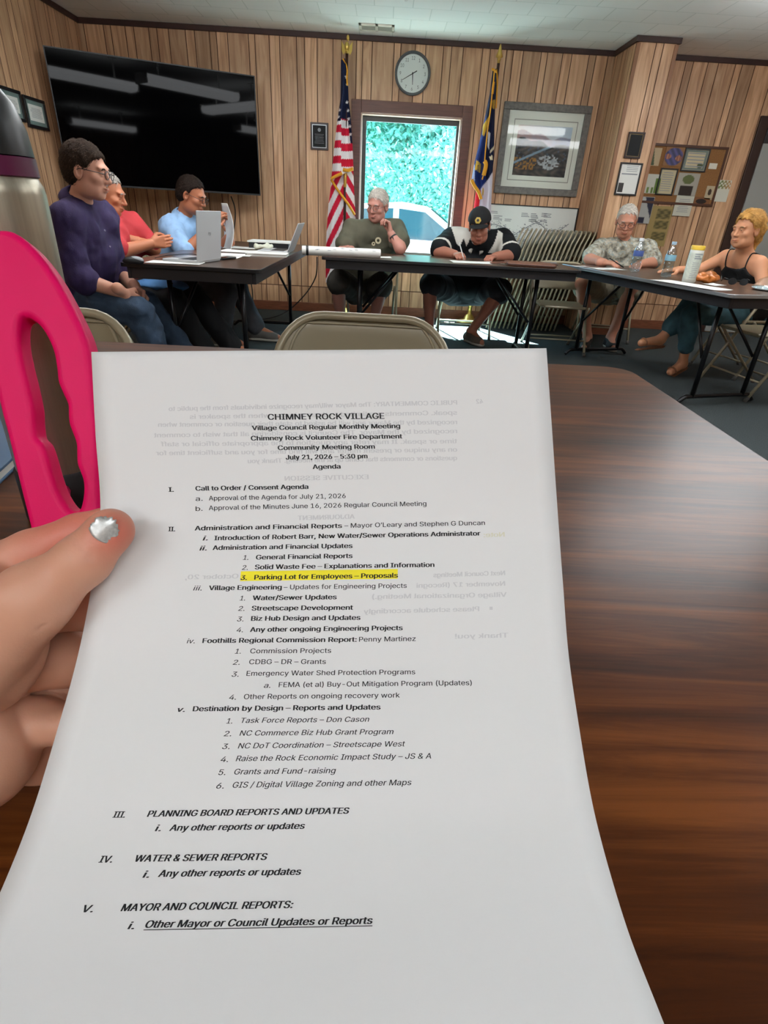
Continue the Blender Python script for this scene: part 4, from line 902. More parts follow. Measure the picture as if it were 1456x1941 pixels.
t = thing('notepad', 'thin dark notepad behind the leather portfolio', 'notepad', (1.27, 4.95, TZ), .1); mk('cover', MB().box((-.13, -.1, 0), (.13, .1, .01)), mat('pad_brown', '4a342b', .5), t, bevel=.002); mk('pencil', MB().tube([(.02, -.06, .015), (.14, -.03, .015)], .004, 6), M_INK2, t)
sheet('white paper under the pen of the man in the camouflage shirt', (1.78, 4.78, TZ), (.26, .16), .3); sheet('narrow white slip at the far end of the right table', (1.60, 4.90, TZ), (.12, .06), .2)
sheet('long white sheet along the grey edge of the right table', (1.96, 3.80, TZ), (.52, .17), math.atan2(RU[1], RU[0]) + .02); sheet('small white napkin beside the orange snack bag', (2.17, 3.90, TZ), (.12, .1), .5)
# water bottles
M_PET = clear_mat('clear_plastic', (.90, .95, .97), .16, .08); M_WATER = clear_mat('water', (.86, .93, .96), .10, .05)
def water_bottle(label, p, lab, cap, s=1.0):
    t = thing('water_bottle', label, 'bottle', p, 0, 'plastic water bottles on the right table'); q = lambda L: [(r * s, z * s) for r, z in L]
    mk('bottle', MB().lathe(q([(.0, .004), (.026, 0), (.032, .006), (.032, .05), (.030, .056), (.032, .062), (.032, .09), (.030, .096), (.032, .102), (.032, .135), (.029, .15), (.018, .178), (.0125, .188), (.0125, .198)]), 24), M_PET, t, True)
    mk('water', MB().lathe(q([(0, .006), (.030, .008), (.030, .10), (0, .10)]), 20), M_WATER, t, auto=50)
    mk('label_band', MB().lathe(q([(.0325, .10), (.0328, .102), (.0328, .132), (.0325, .134)]), 24), lab, t, True); mk('cap', MB().lathe(q([(.0145, .192), (.0148, .206), (.013, .21), (0, .21)]), 20), cap, t, auto=40); return t
water_bottle('clear water bottle with blue label in front of the camouflage shirt', (1.93, 4.62, TZ), mat('blue_label', '4a5f9c', .4), mat('white_cap', 'dfe3e6', .4), 1.12)
water_bottle('clear water bottle with pale blue label beside the wipes tub', (2.02, 4.28, TZ), mat('pale_blue_label', '86b4c6', .35), mat('blue_cap', '9db6c8', .4), 1.10)
p = np.array([2.06, 4.02, TZ]); t = thing('wipes_canister', 'tall white wipes canister with yellow lid on the right table', 'canister', p)
mk('tub', MB().lathe([(0, 0), (.040, 0), (.0425, .004), (.0425, .195), (.040, .20), (0, .20)], 32), mat('white_tub', 'd8d9cf', .4), t, auto=40); mk('lid', MB().lathe([(.0435, .196), (.0435, .216), (.04, .222), (0, .222)], 32), mat('yellow_lid', 'd9b43c', .4), t, auto=40)
mk('label_wrap', MB().lathe([(.0428, .02), (.0431, .022), (.0431, .178), (.0428, .18)], 32), mat('label_grey_green', 'c3c8bb', .5, noise=.12, nscale=70), t, True)
m = MB(); R = random.Random(8)
for i in range(12):
    z = .03 + i * .011; a0, a1 = -2.2 + R.uniform(0, .2), -1.1 + R.uniform(-.3, .2); nn = 6
    if i > 8: z = .03 + i * .0125
    vs = [(.0434 * math.cos(a0 + (a1 - a0) * k / nn), .0434 * math.sin(a0 + (a1 - a0) * k / nn), z + h) for k in range(nn + 1) for h in (0, .003 if i < 9 else .007)]
    m.add(vs, [(2 * k, 2 * k + 2, 2 * k + 3, 2 * k + 1) for k in range(nn)])
mk('label_print', m, M_INK2, t)
V, Q = Blob(.004).ell((0, 0, .03), (.085, .05, .034)).ell((.06, .01, .035), (.05, .04, .03)).mesh(); V = wrinkle(V, Q, .012, 45, 5); V[:, 2] = np.maximum(V[:, 2], .001)
o = mesh_obj('snack_bag', V, Q, mat('orange_foil', 'b5682c', .3, .2, noise=.35, nscale=25), None, True); o.location = (2.17, 4.02, TZ); o.rotation_euler = (0, 0, .2); tag(o, 'crinkled orange snack bag beside the wipes canister', 'bag')
t = thing('sunglasses', 'black sunglasses lying on the right table before the woman', 'sunglasses', (2.30, 3.86, TZ), -.2)
for s in (-1, 1):
    mk('lens', MB().prism([(s * .034 + .026 * math.cos(k * math.pi / 6), .03 + .021 * math.sin(k * math.pi / 6)) for k in range(12)], 0, .004, lambda u, v, d: (u, d, v)), M_BLACKP, t); mk('temple', MB().tube([(s * .064, 0, .042), (s * .068, .06, .045), (s * .06, .13, .02)], .003, 6), M_BLACKP, t, True)
mk('bridge', MB().tube([(-.01, 0, .038), (.01, 0, .038)], .003, 6), M_BLACKP, t, True)
t = thing('plastic_clamshell', 'clear domed plastic food container at the right frame edge on the table', 'container', (2.46, 3.72, TZ), -.2)
mk('dome', MB().lathe([(.125, .012), (.12, .03), (.10, .06), (.06, .08), (0, .085)], 28), M_PET, t, True); mk('tray', MB().lathe([(0, .004), (.10, .003), (.125, .012), (.13, .013), (.128, .009), (.10, 0), (0, 0)], 28), mat('frosted_tray', 'c9d6d8', .3), t, True); mk('napkin', MB().box((-.03, -.05, .008), (.05, .04, .03)), mat('pale_blue_napkin', 'b5d9e2', .8), t, bevel=.006)
# floor cable by the left table
solo('floor_cable', MB().tube(smooth_path([(-.62, 5.75, .62), (-.66, 5.95, .42), (-.80, 6.0, .22), (-1.0, 5.95, .06), (-1.25, 5.8, .010), (-1.6, 5.65, .009)], 8), .006, 8), M_BLACKP, 'black cable dropping from the left table to the carpet', 'cable', smooth=True)
# things at the left end of the near table
t = thing('notebook', 'blue notebook at the left frame edge on the near table', 'notebook', (-.56, .66, NZ), .15); mk('cover', MB().box((-.11, -.13, .012), (.11, .15, .016)).box((-.11, -.13, 0), (.11, .15, .003)), mat('blue_cover', '4d6d8e', .5), t, bevel=.001); mk('pages', MB().box((-.105, -.128, .003), (.108, .145, .012)), M_PAPER, t)
# ================================================================ PEOPLE
def hand_prims(bl, w, d, pn, side, curl=.5, L=1.0, bend=(1, 1, 1, 1), thumb=.5, spread=.0):
    """w wrist, d towards the fingers, pn the way the palm faces, side towards the thumb"""
    d = unit(d); pn = unit(pn - d * (np.asarray(pn) @ d)); t = unit(np.cross(pn, d)); t = t if t @ np.asarray(side) > 0 else -t
    offs = (.029, .010, -.010, -.028); lens = ((.040, .024, .020), (.044, .028, .021), (.041, .026, .020), (.032, .019, .018))
    for i in range(4):
        kn = w + (d * (.088 - .004 * abs(i - 1)) + t * offs[i]) * L
        bl.cone(w + (d * .012 + t * offs[i] * .5) * L, kn, .0155 * L, .0115 * L, .012)
        p = kn; a = 0
        for j, l in enumerate(lens[i]):
            a += curl * bend[i] * (.7, .95, .6)[j]; q = p + (unit(d + t * spread * (1.5 - i)) * math.cos(a) + pn * math.sin(a)) * l * L
            bl.cone(p, q, (.0098, .0088, .0078)[j] * L, (.0088, .0078, .0066)[j] * L, .003); p = q
    b = w + (d * .025 + t * .024 + pn * .006) * L; q = b + unit(d * .75 + t * .65 + pn * .3) * .042 * L; bl.cone(b, q, .015 * L, .0115 * L, .010)
    r = q + unit(d + t * (.35 - thumb) + pn * thumb) * .032 * L; bl.cone(q, r, .011 * L, .0098 * L, .004); bl.cone(r, r + unit(d + t * (.1 - thumb) + pn * thumb) * .026 * L, .0098 * L, .0075 * L, .004)
class Person:
    def __init__(s, label, J, face, skin, b=1.0, hs=1.0, base=None, tilt=0.0, lids=0.3):
        s.J = J; s.b = b; s.lids = lids; s.lb = min(b, 1.02); s.hs = hs; s.f = unit(face); u0 = np.array([0, 0, 1.]); s.r = unit(np.cross(s.f, u0)); s.u = np.cross(s.r, s.f)
        if tilt: c, q = math.cos(tilt), math.sin(tilt); s.r, s.u = s.r * c + s.u * q, s.u * c - s.r * q
        s.H = np.stack([s.r, s.f, s.u], 1); s.hc = np.asarray(J['head'], float)
        s.base = np.array([J['pel'][0], J['pel'][1], 0.0]) if base is None else np.array(base)
        s.lat = unit(J['sL'] - J['sR']); s.up = unit(J['neck'] - J['pel']); s.fw = unit(np.cross(s.lat, s.up)); s.skin = skin; s.label = label
    def hp(s, r, f, u): return s.hc + s.H @ (np.array([r, f, u]) * s.hs)
    def torso(s, bl, o=0.0):
        J, b = s.J, s.b; lat, up, fw = s.lat, s.up, s.fw; sw = np.linalg.norm(J['sL'] - J['sR']) / 2
        for sg, k in ((1, 'sL'), (-1, 'sR')):
            S = J[k] - lat * sg * .07 - up * .07
            bl.cone(J['pel'] + lat * sg * .075 * b + up * .04, S, .115 * b + o, .098 * b + o, .05); bl.cone(J['neck'] - up * .015, J[k] - lat * sg * .02, .05 + o, .052 * b + o, .05)
        bl.cone(J['sR'] - up * .02 + lat * .02, J['sL'] - up * .02 - lat * .02, .058 * b + o, .058 * b + o, .05)
        bl.ell(J['pel'] + up * .17 + fw * .035 * b, np.array([.145, .135 * b, .17]) * b + o, np.stack([lat, fw, up], 1), .06)
    def hips(s, bl, o=0.0):
        J, b = s.J, s.lb; bl.cone(J['hR'], J['hL'], .105 * b + o, .105 * b + o, .04); bl.cone(J['pel'] - s.lat * .06, J['pel'] + s.lat * .06, .115 * b + o, .115 * b + o, .04)
    def leg(s, bl, sd, o=0.0, f0=0.0, f1=2.0, wide=0.0):
        J, b = s.J, s.lb; h, k, a = J['h' + sd], J['k' + sd], J['a' + sd]
        if f1 <= 1: e = h + (k - h) * f1; bl.cone(h, e, .092 * b + o, .092 * b + (.064 - .092) * b * f1 + o + wide, .03); return
        bl.cone(h, k, .092 * b + o, .062 * b + o, .03); e = k + (a - k) * (f1 - 1)
        bl.cone(k, e, .058 * b + o, .058 * b + (.038 - .058) * b * (f1 - 1) + o + wide, .03)
        if f1 >= 1.5: c = k + (a - k) * .3 - unit(np.cross(s.lat, unit(a - k))) * 0; bl.ell(c, np.array([.052, .052, .12]) * b + o, _frame(a - k), .03)
    def arm(s, bl, sd, o=0.0, f1=2.0, wide=0.0):
        J, b = s.J, s.b; S, e, w = J['s' + sd], J['e' + sd], J['w' + sd]
        if f1 <= 1: q = S + (e - S) * f1; bl.cone(S, q, .056 * b + o, (.056 - .012 * f1) * b + o + wide, .03); return
        bl.cone(S, e, .056 * b + o, .044 * b + o, .03); q = e + (w - e) * (f1 - 1); bl.cone(e, q, .043 * b + o, (.043 - .015 * (f1 - 1)) * b + o + wide, .02)
    def build(s, hands, bare_legs=True, feet=True):
        J = s.J; B = Blob(.0075); s.torso(B); s.hips(B); h0 = s.hp(0, -.015, -.06)
        B.cone(J['neck'] - s.up * .02, h0, .058, .052, .03)
        for sd in 'RL': s.arm(B, sd); s.leg(B, sd)
        if feet:
            for sd in 'RL': B.cone(J['a' + sd], J['t' + sd], .036, .028, .03)
        parts = [B.mesh()]; parts[0] = (relax(*parts[0], 1), parts[0][1])
        D = Blob(.0042); D.cone(J['neck'] + s.up * .0, h0, .056, .052, .02); k = s.hs; P = s.hp; H = s.H
        E = lambda c, r, kk=.02, sub=False: D.ell(P(*c), np.array(r) * k, H, kk * k, sub)
        E((0, -.012, .035), (.074, .096, .085)); E((0, .022, -.032), (.060, .070, .078), .03); E((0, .060, -.092), (.027, .026, .020), .03)
        for q in (-1, 1): E((q * .043, .03, -.07), (.02, .045, .03), .03); E((q * .042, .061, -.018), (.025, .024, .021), .02)
        E((0, .082, .030), (.055, .016, .014), .02)
        for q in (-1, 1): E((q * .032, .102, .010), (.017, .018, .012), .012, True)
        for q in (-1, 1): E((q * .0315, .0825, .0165 - .0055 * s.lids), (.0155, .0105, .0085 + .003 * s.lids), .004); E((q * .0315, .081, .0015), (.0145, .0095, .006), .004)
        D.cone(P(0, .091, .012), P(0, .109, -.022), .0078 * k, .0118 * k, .012); [E((q * .0105, .098, -.027), (.0085, .0105, .0075), .008) for q in (-1, 1)]
        E((0, .091, -.053), (.024, .013, .0065), .008); E((0, .088, -.066), (.020, .013, .0075), .008); E((0, .100, -.0595), (.024, .008, .0018), .003, True)
        for q in (-1, 1): E((q * .079, -.008, -.004), (.010, .021, .033), .006); E((q * .085, -.002, -.002), (.006, .011, .019), .004, True)
        parts.append(D.mesh())
        for sd, (d, pn, side, curl, kw) in hands.items():
            G = Blob(.0036); G.cone(J['w' + sd] - unit(d) * .05, J['w' + sd], .030 * s.b, .026, .01); hand_prims(G, J['w' + sd], np.array(d, float), np.array(pn, float), np.array(side, float), curl, **kw); parts.append(G.mesh())
        V, Q = merge(parts); V = V - s.base
        o = mesh_obj('person', V, Q, s.skin, None, True); o.location = tuple(s.base); tag(o, s.label, 'person'); s.o = o
        M_EYE = mat('eye_white', 'd9d4cc', .3); M_IRIS = mat('dark_iris', '241a14', .2)
        for q in (-1, 1):
            m = MB(); m.sphere(P(q * .0315, .0795, .0095), .0105 * k, 8); m.sphere(P(q * .0315, .0860, .0090), .0055 * k, 6, 1); mk('eye', m, [M_EYE, M_IRIS], o, True, off=s.base)
        m = MB(); L = [P(x, .1025 - 6 * x * x, -.0595 + (.0015 if abs(x) < .008 else 0)) for x in np.linspace(-.022, .022, 9)]; m.tube(L, [r * k for r in (.001, .0022, .0030, .0034, .0032, .0034, .0030, .0022, .001)], 8); mk('lips', m, mat('lip_' + s.skin.name, _shade(s.skin, (.85, .60, .60)), .45), o, True, off=s.base)
        return o
    def brows(s, m): 
        for q in (-1, 1): mk('eyebrow', MB().tube([s.hp(q * x, .0955 - 5 * (x - .02) ** 2, .0265 + z) for x, z in ((.014, .000), (.026, .004), (.040, .004), (.050, -.003))], [.002, .0042, .004, .0015], 6), m, s.o, True, off=s.base)
    def cloth(s, name, bl, m, amp=.004, freq=16, seed=1, col=None, mats=None, cuts=()):
        bl.cuts += list(cuts); V, Q = bl.mesh(); V = relax(V, Q, 1); V = wrinkle(V, Q, amp * 1.5, freq, seed, .0035); V = wrinkle(V, Q, amp * .7, freq * 2.3, seed + 50, .002); c = col(V) if col else None
        mi = None
        return mesh_obj(name, V, Q, m, s.o, True, mi, s.base, c)
    def collar(s, m, r=.064, h=.032, fl=.012, gap=.5):
        J = s.J; ax = unit(s.hp(0, -.015, -.06) - J['neck']); u = unit(s.fw - ax * (s.fw @ ax)); w = np.cross(ax, u); mb = MB(); n = 26
        prof = [(r, -.012), (r - .004, h), (r - .001, h + .004), (r + .006, h), (r + fl + .008, h * .1), (r + fl + .012, -.014)]
        vs = [J['neck'] + ax * (z + .006 - .03 * max(0, math.cos(a)) ** 2 * 1) + (u * math.cos(a) + w * math.sin(a)) * rr * (1.0 + .1 * max(0, math.cos(a))) for rr, z in prof for a in np.linspace(gap / 2, 2 * math.pi - gap / 2, n + 1)]
        mb.add(vs, [(i * (n + 1) + j, i * (n + 1) + j + 1, (i + 1) * (n + 1) + j + 1, (i + 1) * (n + 1) + j) for i in range(len(prof) - 1) for j in range(n)]); o = mk('collar', mb, m, s.o, True, off=s.base); q = o.modifiers.new('thick', 'SOLIDIFY'); q.thickness = .002
    def hair(s, m, kind='short', thick=1.0, name='hair', seed=3):
        B = Blob(.0045); P = s.hp; k = s.hs; H = s.H; hc = s.hc; t = .010 * thick
        B.ell(P(0, -.016, .040), np.array([.078 + t, .098 + t, .086 + t * 1.3]) * k, H, .02)
        if kind != 'bald': B.ell(P(0, -.055, -.012), np.array([.064 + t * .6, .050 + t, .062]) * k, H, .03)
        def loc(x, y, z):
            p = [x - hc[0], y - hc[1], z - hc[2]]; return [(p[0] * H[0, i] + p[1] * H[1, i] + p[2] * H[2, i]) / k for i in range(3)]
        def cut(x, y, z):
            r, f, u = loc(x, y, z); G = {'short': [.004, .012, .034, .052, .078, .14], 'bald': [0] * 6, 'rece': [-.004, .0, .012, .026, .048, .11], 'woman': [.0, .006, .020, .040, .066, .12]}[kind]; lim = {'short': .074, 'bald': .088, 'rece': .088, 'woman': .068}[kind]; fc = {'short': .035, 'bald': .0, 'rece': -.004, 'woman': .035}[kind]; wob = .006 * np.sin(r * 190 + f * 120) + .004 * np.sin(r * 410 - u * 260)
            R1 = np.interp(u + wob, [-.06, -.01, .03, .06, .08, .097], G) - f + 0 * (lim + (wob - 1.2 * np.abs(r) * (1 if kind in ('rece', 'bald') else .15) ** 1 + .12 * (f - .06)))        # forehead and face
            R2 = np.maximum(np.maximum(-.022 - f, u - .018), .058 - np.abs(r) + 0 * u)                    # round the ears
            R3 = np.maximum(np.maximum(-.03 - f, u + .045), -1 + 0 * r)                                    # jaw and nape front
            R4 = u + .068 + 0 * r
            R = np.minimum(np.minimum(R1, R2), np.minimum(R3, R4))
            if kind == 'bald': R = np.minimum(R, .072 - 0 * u - (r * r + 0 * f) * 0 - u * 1.0 + 1.2 * np.maximum(0, -f - .03))
            return -R * k
        B.cuts.append(cut); V, Q = B.mesh(); V = relax(V, Q, 1); V = wrinkle(V, Q, .004 * thick, 60, seed); N = vnormals(V, Q); R = np.random.RandomState(seed)
        K = min(len(V), 1500); ix = R.choice(len(V), K, False); ok = (N[ix] @ s.f < .93) | (V[ix] @ s.u - hc @ s.u > .05 * k); ix = ix[ok]; p, n_ = V[ix], N[ix]; K = len(ix)
        sd = ((p - hc) @ s.r)[:, None]; comb = -s.f[None] * {'woman': 1.0}.get(kind, .45) - s.u[None] * {'woman': .25}.get(kind, .75) + s.r[None] * np.sign(sd) * .2 + R.randn(K, 3) * .22
        t_ = comb - n_ * np.sum(comb * n_, 1, keepdims=True); t_ /= np.linalg.norm(t_, axis=1, keepdims=True) + 1e-9; w_ = np.cross(n_, t_) * .0011 * k; L_ = (.014 + .014 * R.rand(K, 1)) * k * (1.6 if kind == 'woman' else 1); up_ = (.0035 * thick + .001) * (.5 + R.rand(K, 1))
        rows = [p + t_ * L_ * a + n_ * up_ * math.sin(math.pi * min(a + .15, 1)) for a in (-.2, .25, .65, 1.0)]; wd_ = (1, 1, .8, .15)
        st = np.stack([q for r_, ww in zip(rows, wd_) for q in (r_ - w_ * ww, r_ + w_ * ww)], 1).reshape(-1, 3); o0 = (np.arange(K) * 8)[:, None]
        fq = np.concatenate([o0 + np.array([[2 * j, 2 * j + 1, 2 * j + 3, 2 * j + 2]]) for j in range(3)]).astype(np.int32); V, Q = merge([(V, Q), (st, fq)])
        q = bpy.data.materials.get(m.name + '_paler') or m.copy(); q.name = m.name + '_paler'; c_ = q.node_tree.nodes['Principled BSDF'].inputs['Base Color']; c_.default_value = tuple(min(1, x * 1.9) for x in m.node_tree.nodes['Principled BSDF'].inputs['Base Color'].default_value[:3]) + (1,)  # random strands take a paler copy of the hair colour, for texture
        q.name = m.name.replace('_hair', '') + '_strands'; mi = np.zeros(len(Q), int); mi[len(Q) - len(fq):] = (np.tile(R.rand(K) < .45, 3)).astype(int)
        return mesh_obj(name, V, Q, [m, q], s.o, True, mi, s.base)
    def glasses(s, m, lens=True):
        mb = MB(); P = s.hp; k = s.hs
        for q in (-1, 1):
            mb.tube([P(q * .033 + .0235 * math.cos(a), .113 - .05 * abs(q * .033 + .0235 * math.cos(a)) , .006 + .018 * math.sin(a)) for a in np.linspace(0, 2 * math.pi, 17)[:-1]], .0018 * k, 6, closed=True)
            mb.tube([P(q * .057, .109, .010), P(q * .074, .08, .012), P(q * .084, .0, .012), P(q * .083, -.02, .0)], .0018 * k, 6)
        mb.tube([P(-.01, .112, .010), P(0, .114, .012), P(.01, .112, .010)], .0016 * k, 6); mk('glasses', mb, m, s.o, True, off=s.base)
    def shoe(s, sd, m, sole, name='shoe'):
        a, t = s.J['a' + sd], s.J['t' + sd]; g = unit([t[0] - a[0], t[1] - a[1], 0]); heel = np.array([a[0], a[1], 0]) - g * .045; toe = np.array([t[0], t[1], 0]) + g * .01; z0 = max(0.003, min(a[2] - .085, t[2] - .03)); up = np.array([0, 0, 1.])
        B = Blob(.005); B.cone(heel + up * (z0 + .045), np.array([a[0], a[1], z0 + .07]), .038, .043, .02); B.cone(heel + up * (z0 + .035) + g * .01, toe - g * .035 + up * (z0 + .026), .038, .034, .03)
        B.cone(np.array([a[0], a[1], z0 + .075]), toe - g * .06 + up * (z0 + .035), .044, .038, .02); B.cone(toe - g * .09 + up * (z0 + .03), toe - g * .03 + up * (z0 + .024), .043, .038, .02); B.cuts.append(lambda x, y, z: (z0 + .012) - z + 0 * x + 0 * y); V, Q = B.mesh(); o = mesh_obj(name, V, Q, m, s.o, True, None, s.base)
        B = Blob(.005); B.cone(heel + up * (z0 + .015) + g * .012, toe - g * .035 + up * (z0 + .015), .042, .040, .02); B.cone(toe - g * .09 + up * (z0 + .015), toe - g * .03 + up * (z0 + .015), .046, .041, .02)
        B.cuts += [lambda x, y, z: z0 - z + 0 * x + 0 * y, lambda x, y, z: z - (z0 + .022) + 0 * x + 0 * y]; V, Q = B.mesh(); mesh_obj('sole', V, Q, sole, o, False, None, s.base)
def _frame(w):
    w = unit(w); u = unit(np.cross((0, 1., 0) if abs(w[1]) < .9 else (1., 0, 0), w)); return np.stack([u, np.cross(w, u), w], 1)
def _shade(m, k):
    c = m.node_tree.nodes['Principled BSDF'].inputs['Base Color'].default_value; s = lambda v: 12.92 * v if v <= .0031308 else 1.055 * v ** (1 / 2.4) - .055
    return tuple(s(c[i] * k[i]) for i in range(3))
SK = lambda n, c: mat('skin_' + n, c, .5, spec=.35, sss=.12)
S_PALE, S_RED, S_TAN, S_ROSE, S_OLIVE, S_WOMAN = SK('pale', 'd29a82'), SK('ruddy', 'c07a58'), SK('tan', 'a86a4c'), SK('rose', 'c2897a'), SK('brown', 'a9705c'), SK('sunny', 'cf936f')
M_DKHAIR = mat('dark_brown_hair', '31241b', .75, spec=.15, bump=.5, bscale=140); M_BKHAIR = mat('black_hair', '211813', .75, spec=.15, bump=.5, bscale=140); M_GREY = mat('grey_hair', '968e86', .8, spec=.15, bump=.5, bscale=140); M_LGREY = mat('pale_grey_hair', 'c3bab0', .8, spec=.15, bump=.5, bscale=140); M_BLOND = mat('blond_hair', 'c4934f', .65, spec=.2, noise=.3, nscale=30, bump=.5, bscale=110, stretch=(1, 1, 1))
M_SPEC = mat('dark_glasses', '1a1a1c', .3); M_DENIM = mat('blue_denim', '33465c', .85, noise=.3, nscale=14, bump=.3, bscale=300); M_NAVY = mat('navy_trousers', '151a33', .85, noise=.2, nscale=14); M_BLKTR = mat('black_trousers', '0d0d10', .85)
M_SHOE_D = mat('dark_shoe', '23211f', .6); M_SOLE_W = mat('pale_sole', 'a7a399', .7); M_SHOE_G = mat('grey_shoe', '5d5a55', .7); M_SOLE_D = mat('dark_sole', '1a1918', .7)
A3 = lambda *p: np.array(p, float)
def joints(**k): return {a: np.asarray(v, float) for a, v in k.items()}

# ---- man in the purple shirt
M_PURPLE = mat('purple_shirt_cloth', '2a1a46', .85, noise=.15, nscale=20, bump=.25, bscale=250)
J = joints(head=W(164, 326, 3.42), neck=W(150, 384, 3.46), pel=W(150, 548, 3.48), sR=W(124, 412, 3.27), sL=W(196, 408, 3.64), eR=W(150, 528, 3.20), eL=W(222, 512, 3.68), wR=W(236, 556, 3.26), wL=W(262, 552, 3.52), hR=W(146, 568, 3.38), hL=W(165, 556, 3.58), kR=W(262, 590, 3.28), kL=W(282, 582, 3.60), aR=A3(-1.27, 3.33, .10), aL=A3(-1.22, 3.66, .10), tR=A3(-1.12, 3.30, .035), tL=A3(-1.06, 3.68, .035))
p = Person('man with dark hair in a purple shirt and jeans, sitting in profile at the left', J, (.97, .05, -.16), S_PALE, 1.06, 1.06)
o = p.build({'R': (W(282, 588, 3.40) - J['wR'], (.1, .9, -.5), (0, -.2, 1), .75, {}), 'L': (W(286, 590, 3.44) - J['wL'], (-.1, -.9, -.2), (.1, 0, 1), .75, {})})
B = Blob(.0085); p.torso(B, .016); p.hips(B, .006); [p.arm(B, s, .014, 1.12, .012) for s in 'RL']; p.cloth('shirt', B, M_PURPLE, .011, 15, 4); p.collar(M_PURPLE, .066, .040, .02, .7)
for s in 'RL':
    ax_ = unit(p.J['w' + s] - p.J['e' + s]); mk('sleeve_cuff', MB().lathe([(.050, .0), (.064, .004), (.066, .02), (.064, .05), (.058, .056), (.050, .054)], 20, axis=ax_, at=p.J['e' + s] + ax_ * .012), M_PURPLE, o, True, off=p.base)
m = MB(); [m.sphere(p.J['neck'] + (p.J['pel'] - p.J['neck']) * f + p.fw * (.165 if f > .3 else .135) * 1.06, .006, 5) for f in (.22, .38, .54)]; mk('shirt_buttons', m, mat('shirt_button', '8c86a0', .4), o, True, off=p.base)
B = Blob(.0085); p.hips(B, .010); [p.leg(B, s, .014, 0, 1.97, .02) for s in 'RL']; p.cloth('jeans', B, M_DENIM, .012, 18, 7); p.hair(M_DKHAIR, 'short', .75); p.brows(M_DKHAIR); p.glasses(M_SPEC); [p.shoe(s, M_SHOE_D, M_SOLE_D) for s in 'RL']

# ---- man in the red shirt
M_RED = mat('red_shirt_cloth', 'c2363c', .8, bump=.25, bscale=250)
J = joints(head=W(203, 369, 4.08), neck=W(204, 415, 4.12), pel=W(190, 548, 4.15), sR=W(196, 432, 3.95), sL=W(252, 430, 4.30), eR=W(226, 478, 3.92), eL=W(290, 470, 4.28), wR=W(286, 462, 4.06), wL=W(246, 455, 4.10), hR=W(196, 552, 4.05), hL=W(212, 546, 4.25), kR=W(325, 562, 3.98), kL=W(362, 556, 4.25), aR=A3(-1.22, 3.95, .10), aL=A3(-1.08, 4.18, .10), tR=A3(-1.04, 3.93, .035), tL=A3(-.90, 4.18, .035))
p = Person('man in a red shirt with folded arms behind the purple-shirted man', J, (.95, .12, -.22), S_RED, 1.12, 1.02)
o = p.build({'R': ((.8, .5, .15), (-.2, .8, 0), (0, 0, 1), .5, {}), 'L': ((-.8, -.5, .2), (-.3, -.7, 0), (0, 0, 1), .6, {})})
B = Blob(.0085); p.torso(B, .016); p.hips(B, .008); [p.arm(B, s, .014, .85, .012) for s in 'RL']; p.cloth('shirt', B, M_RED, .011, 15, 6); p.collar(M_RED, .066, .03, .016, .6)
B = Blob(.0085); p.hips(B, .010); [p.leg(B, s, .018, 0, 1.97, .02) for s in 'RL']; p.cloth('trousers', B, M_BLKTR, .006, 15, 3); p.hair(M_GREY, 'rece', .5); p.brows(M_GREY); [p.shoe(s, M_SHOE_D, M_SOLE_D) for s in 'RL']
V, Q = Blob(.006).ell((0, 0, 0), (.20, .11, .035)).mesh(); V = wrinkle(V, Q, .01, 25, 2); o2 = mesh_obj('tote_bag', V, Q, mat('blue_canvas', '4c7fb4', .8), None, True); q = W(302, 541, 4.02); o2.location = tuple(q); tag(o2, 'blue cloth bag on the lap of the man in the red shirt', 'bag')
V, Q = Blob(.005).ell((-.17, -.03, .0), (.07, .07, .030)).mesh(); V = wrinkle(V, Q, .008, 30, 2); mesh_obj('pink_edge', V, Q, mat('pink_canvas', 'd0487e', .8), o2, True)

# ---- man in the light blue shirt
M_SKYB = mat('light_blue_shirt_cloth', '8fb2d8', .8, noise=.05, nscale=30, bump=.25, bscale=250)
J = joints(head=W(363, 371, 4.80), neck=W(349, 413, 4.84), pel=W(336, 540, 4.86), sR=W(322, 430, 4.66), sL=W(380, 432, 5.0), eR=W(351, 478, 4.50), eL=W(416, 474, 4.95), wR=W(398, 432, 4.62), wL=W(436, 446, 4.88), hR=W(340, 545, 4.76), hL=W(352, 542, 4.96), kR=W(432, 552, 4.62), kL=W(450, 545, 4.98), aR=W(404, 636, 4.55), aL=W(455, 622, 4.85), tR=A3(-1.08, 4.62, .035), tL=W(490, 640, 4.8))
J['aR'] = A3(-1.28, 4.62, .10); J['tR'] = A3(-1.12, 4.60, .035); J['aL'] = A3(-1.05, 4.92, .10); J['tL'] = A3(-.87, 4.90, .035)
p = Person('man with glasses in a light blue shirt reading a paper at the left table', J, (.86, -.10, -.34), S_TAN, 1.05, 1.0, lids=.9)
o = p.build({'R': ((.55, .1, .8), (.5, .7, 0), (0, -.6, .5), .55, {}), 'L': ((-.05, -.1, 1), (-.6, -.6, 0), (.2, .9, 0), .45, {})})
B = Blob(.0085); p.torso(B, .016); p.hips(B, .008); [p.arm(B, s, .014, .98, .014) for s in 'RL']; p.cloth('shirt', B, M_SKYB, .011, 16, 9); p.collar(M_SKYB, .064, .036, .018, .6)
B = Blob(.0085); p.hips(B, .010); [p.leg(B, s, .014, 0, 1.92, .02) for s in 'RL']; p.cloth('trousers', B, mat('grey_trousers', '3c3e42', .85, noise=.2, nscale=14), .006, 15, 5); p.hair(M_BKHAIR, 'rece', .55); p.brows(M_BKHAIR); p.glasses(M_SPEC); [p.shoe(s, M_SHOE_G, M_SOLE_W) for s in 'RL']
m = MB(); A0, A1 = W(425, 385, 4.84), W(430, 478, 4.80)
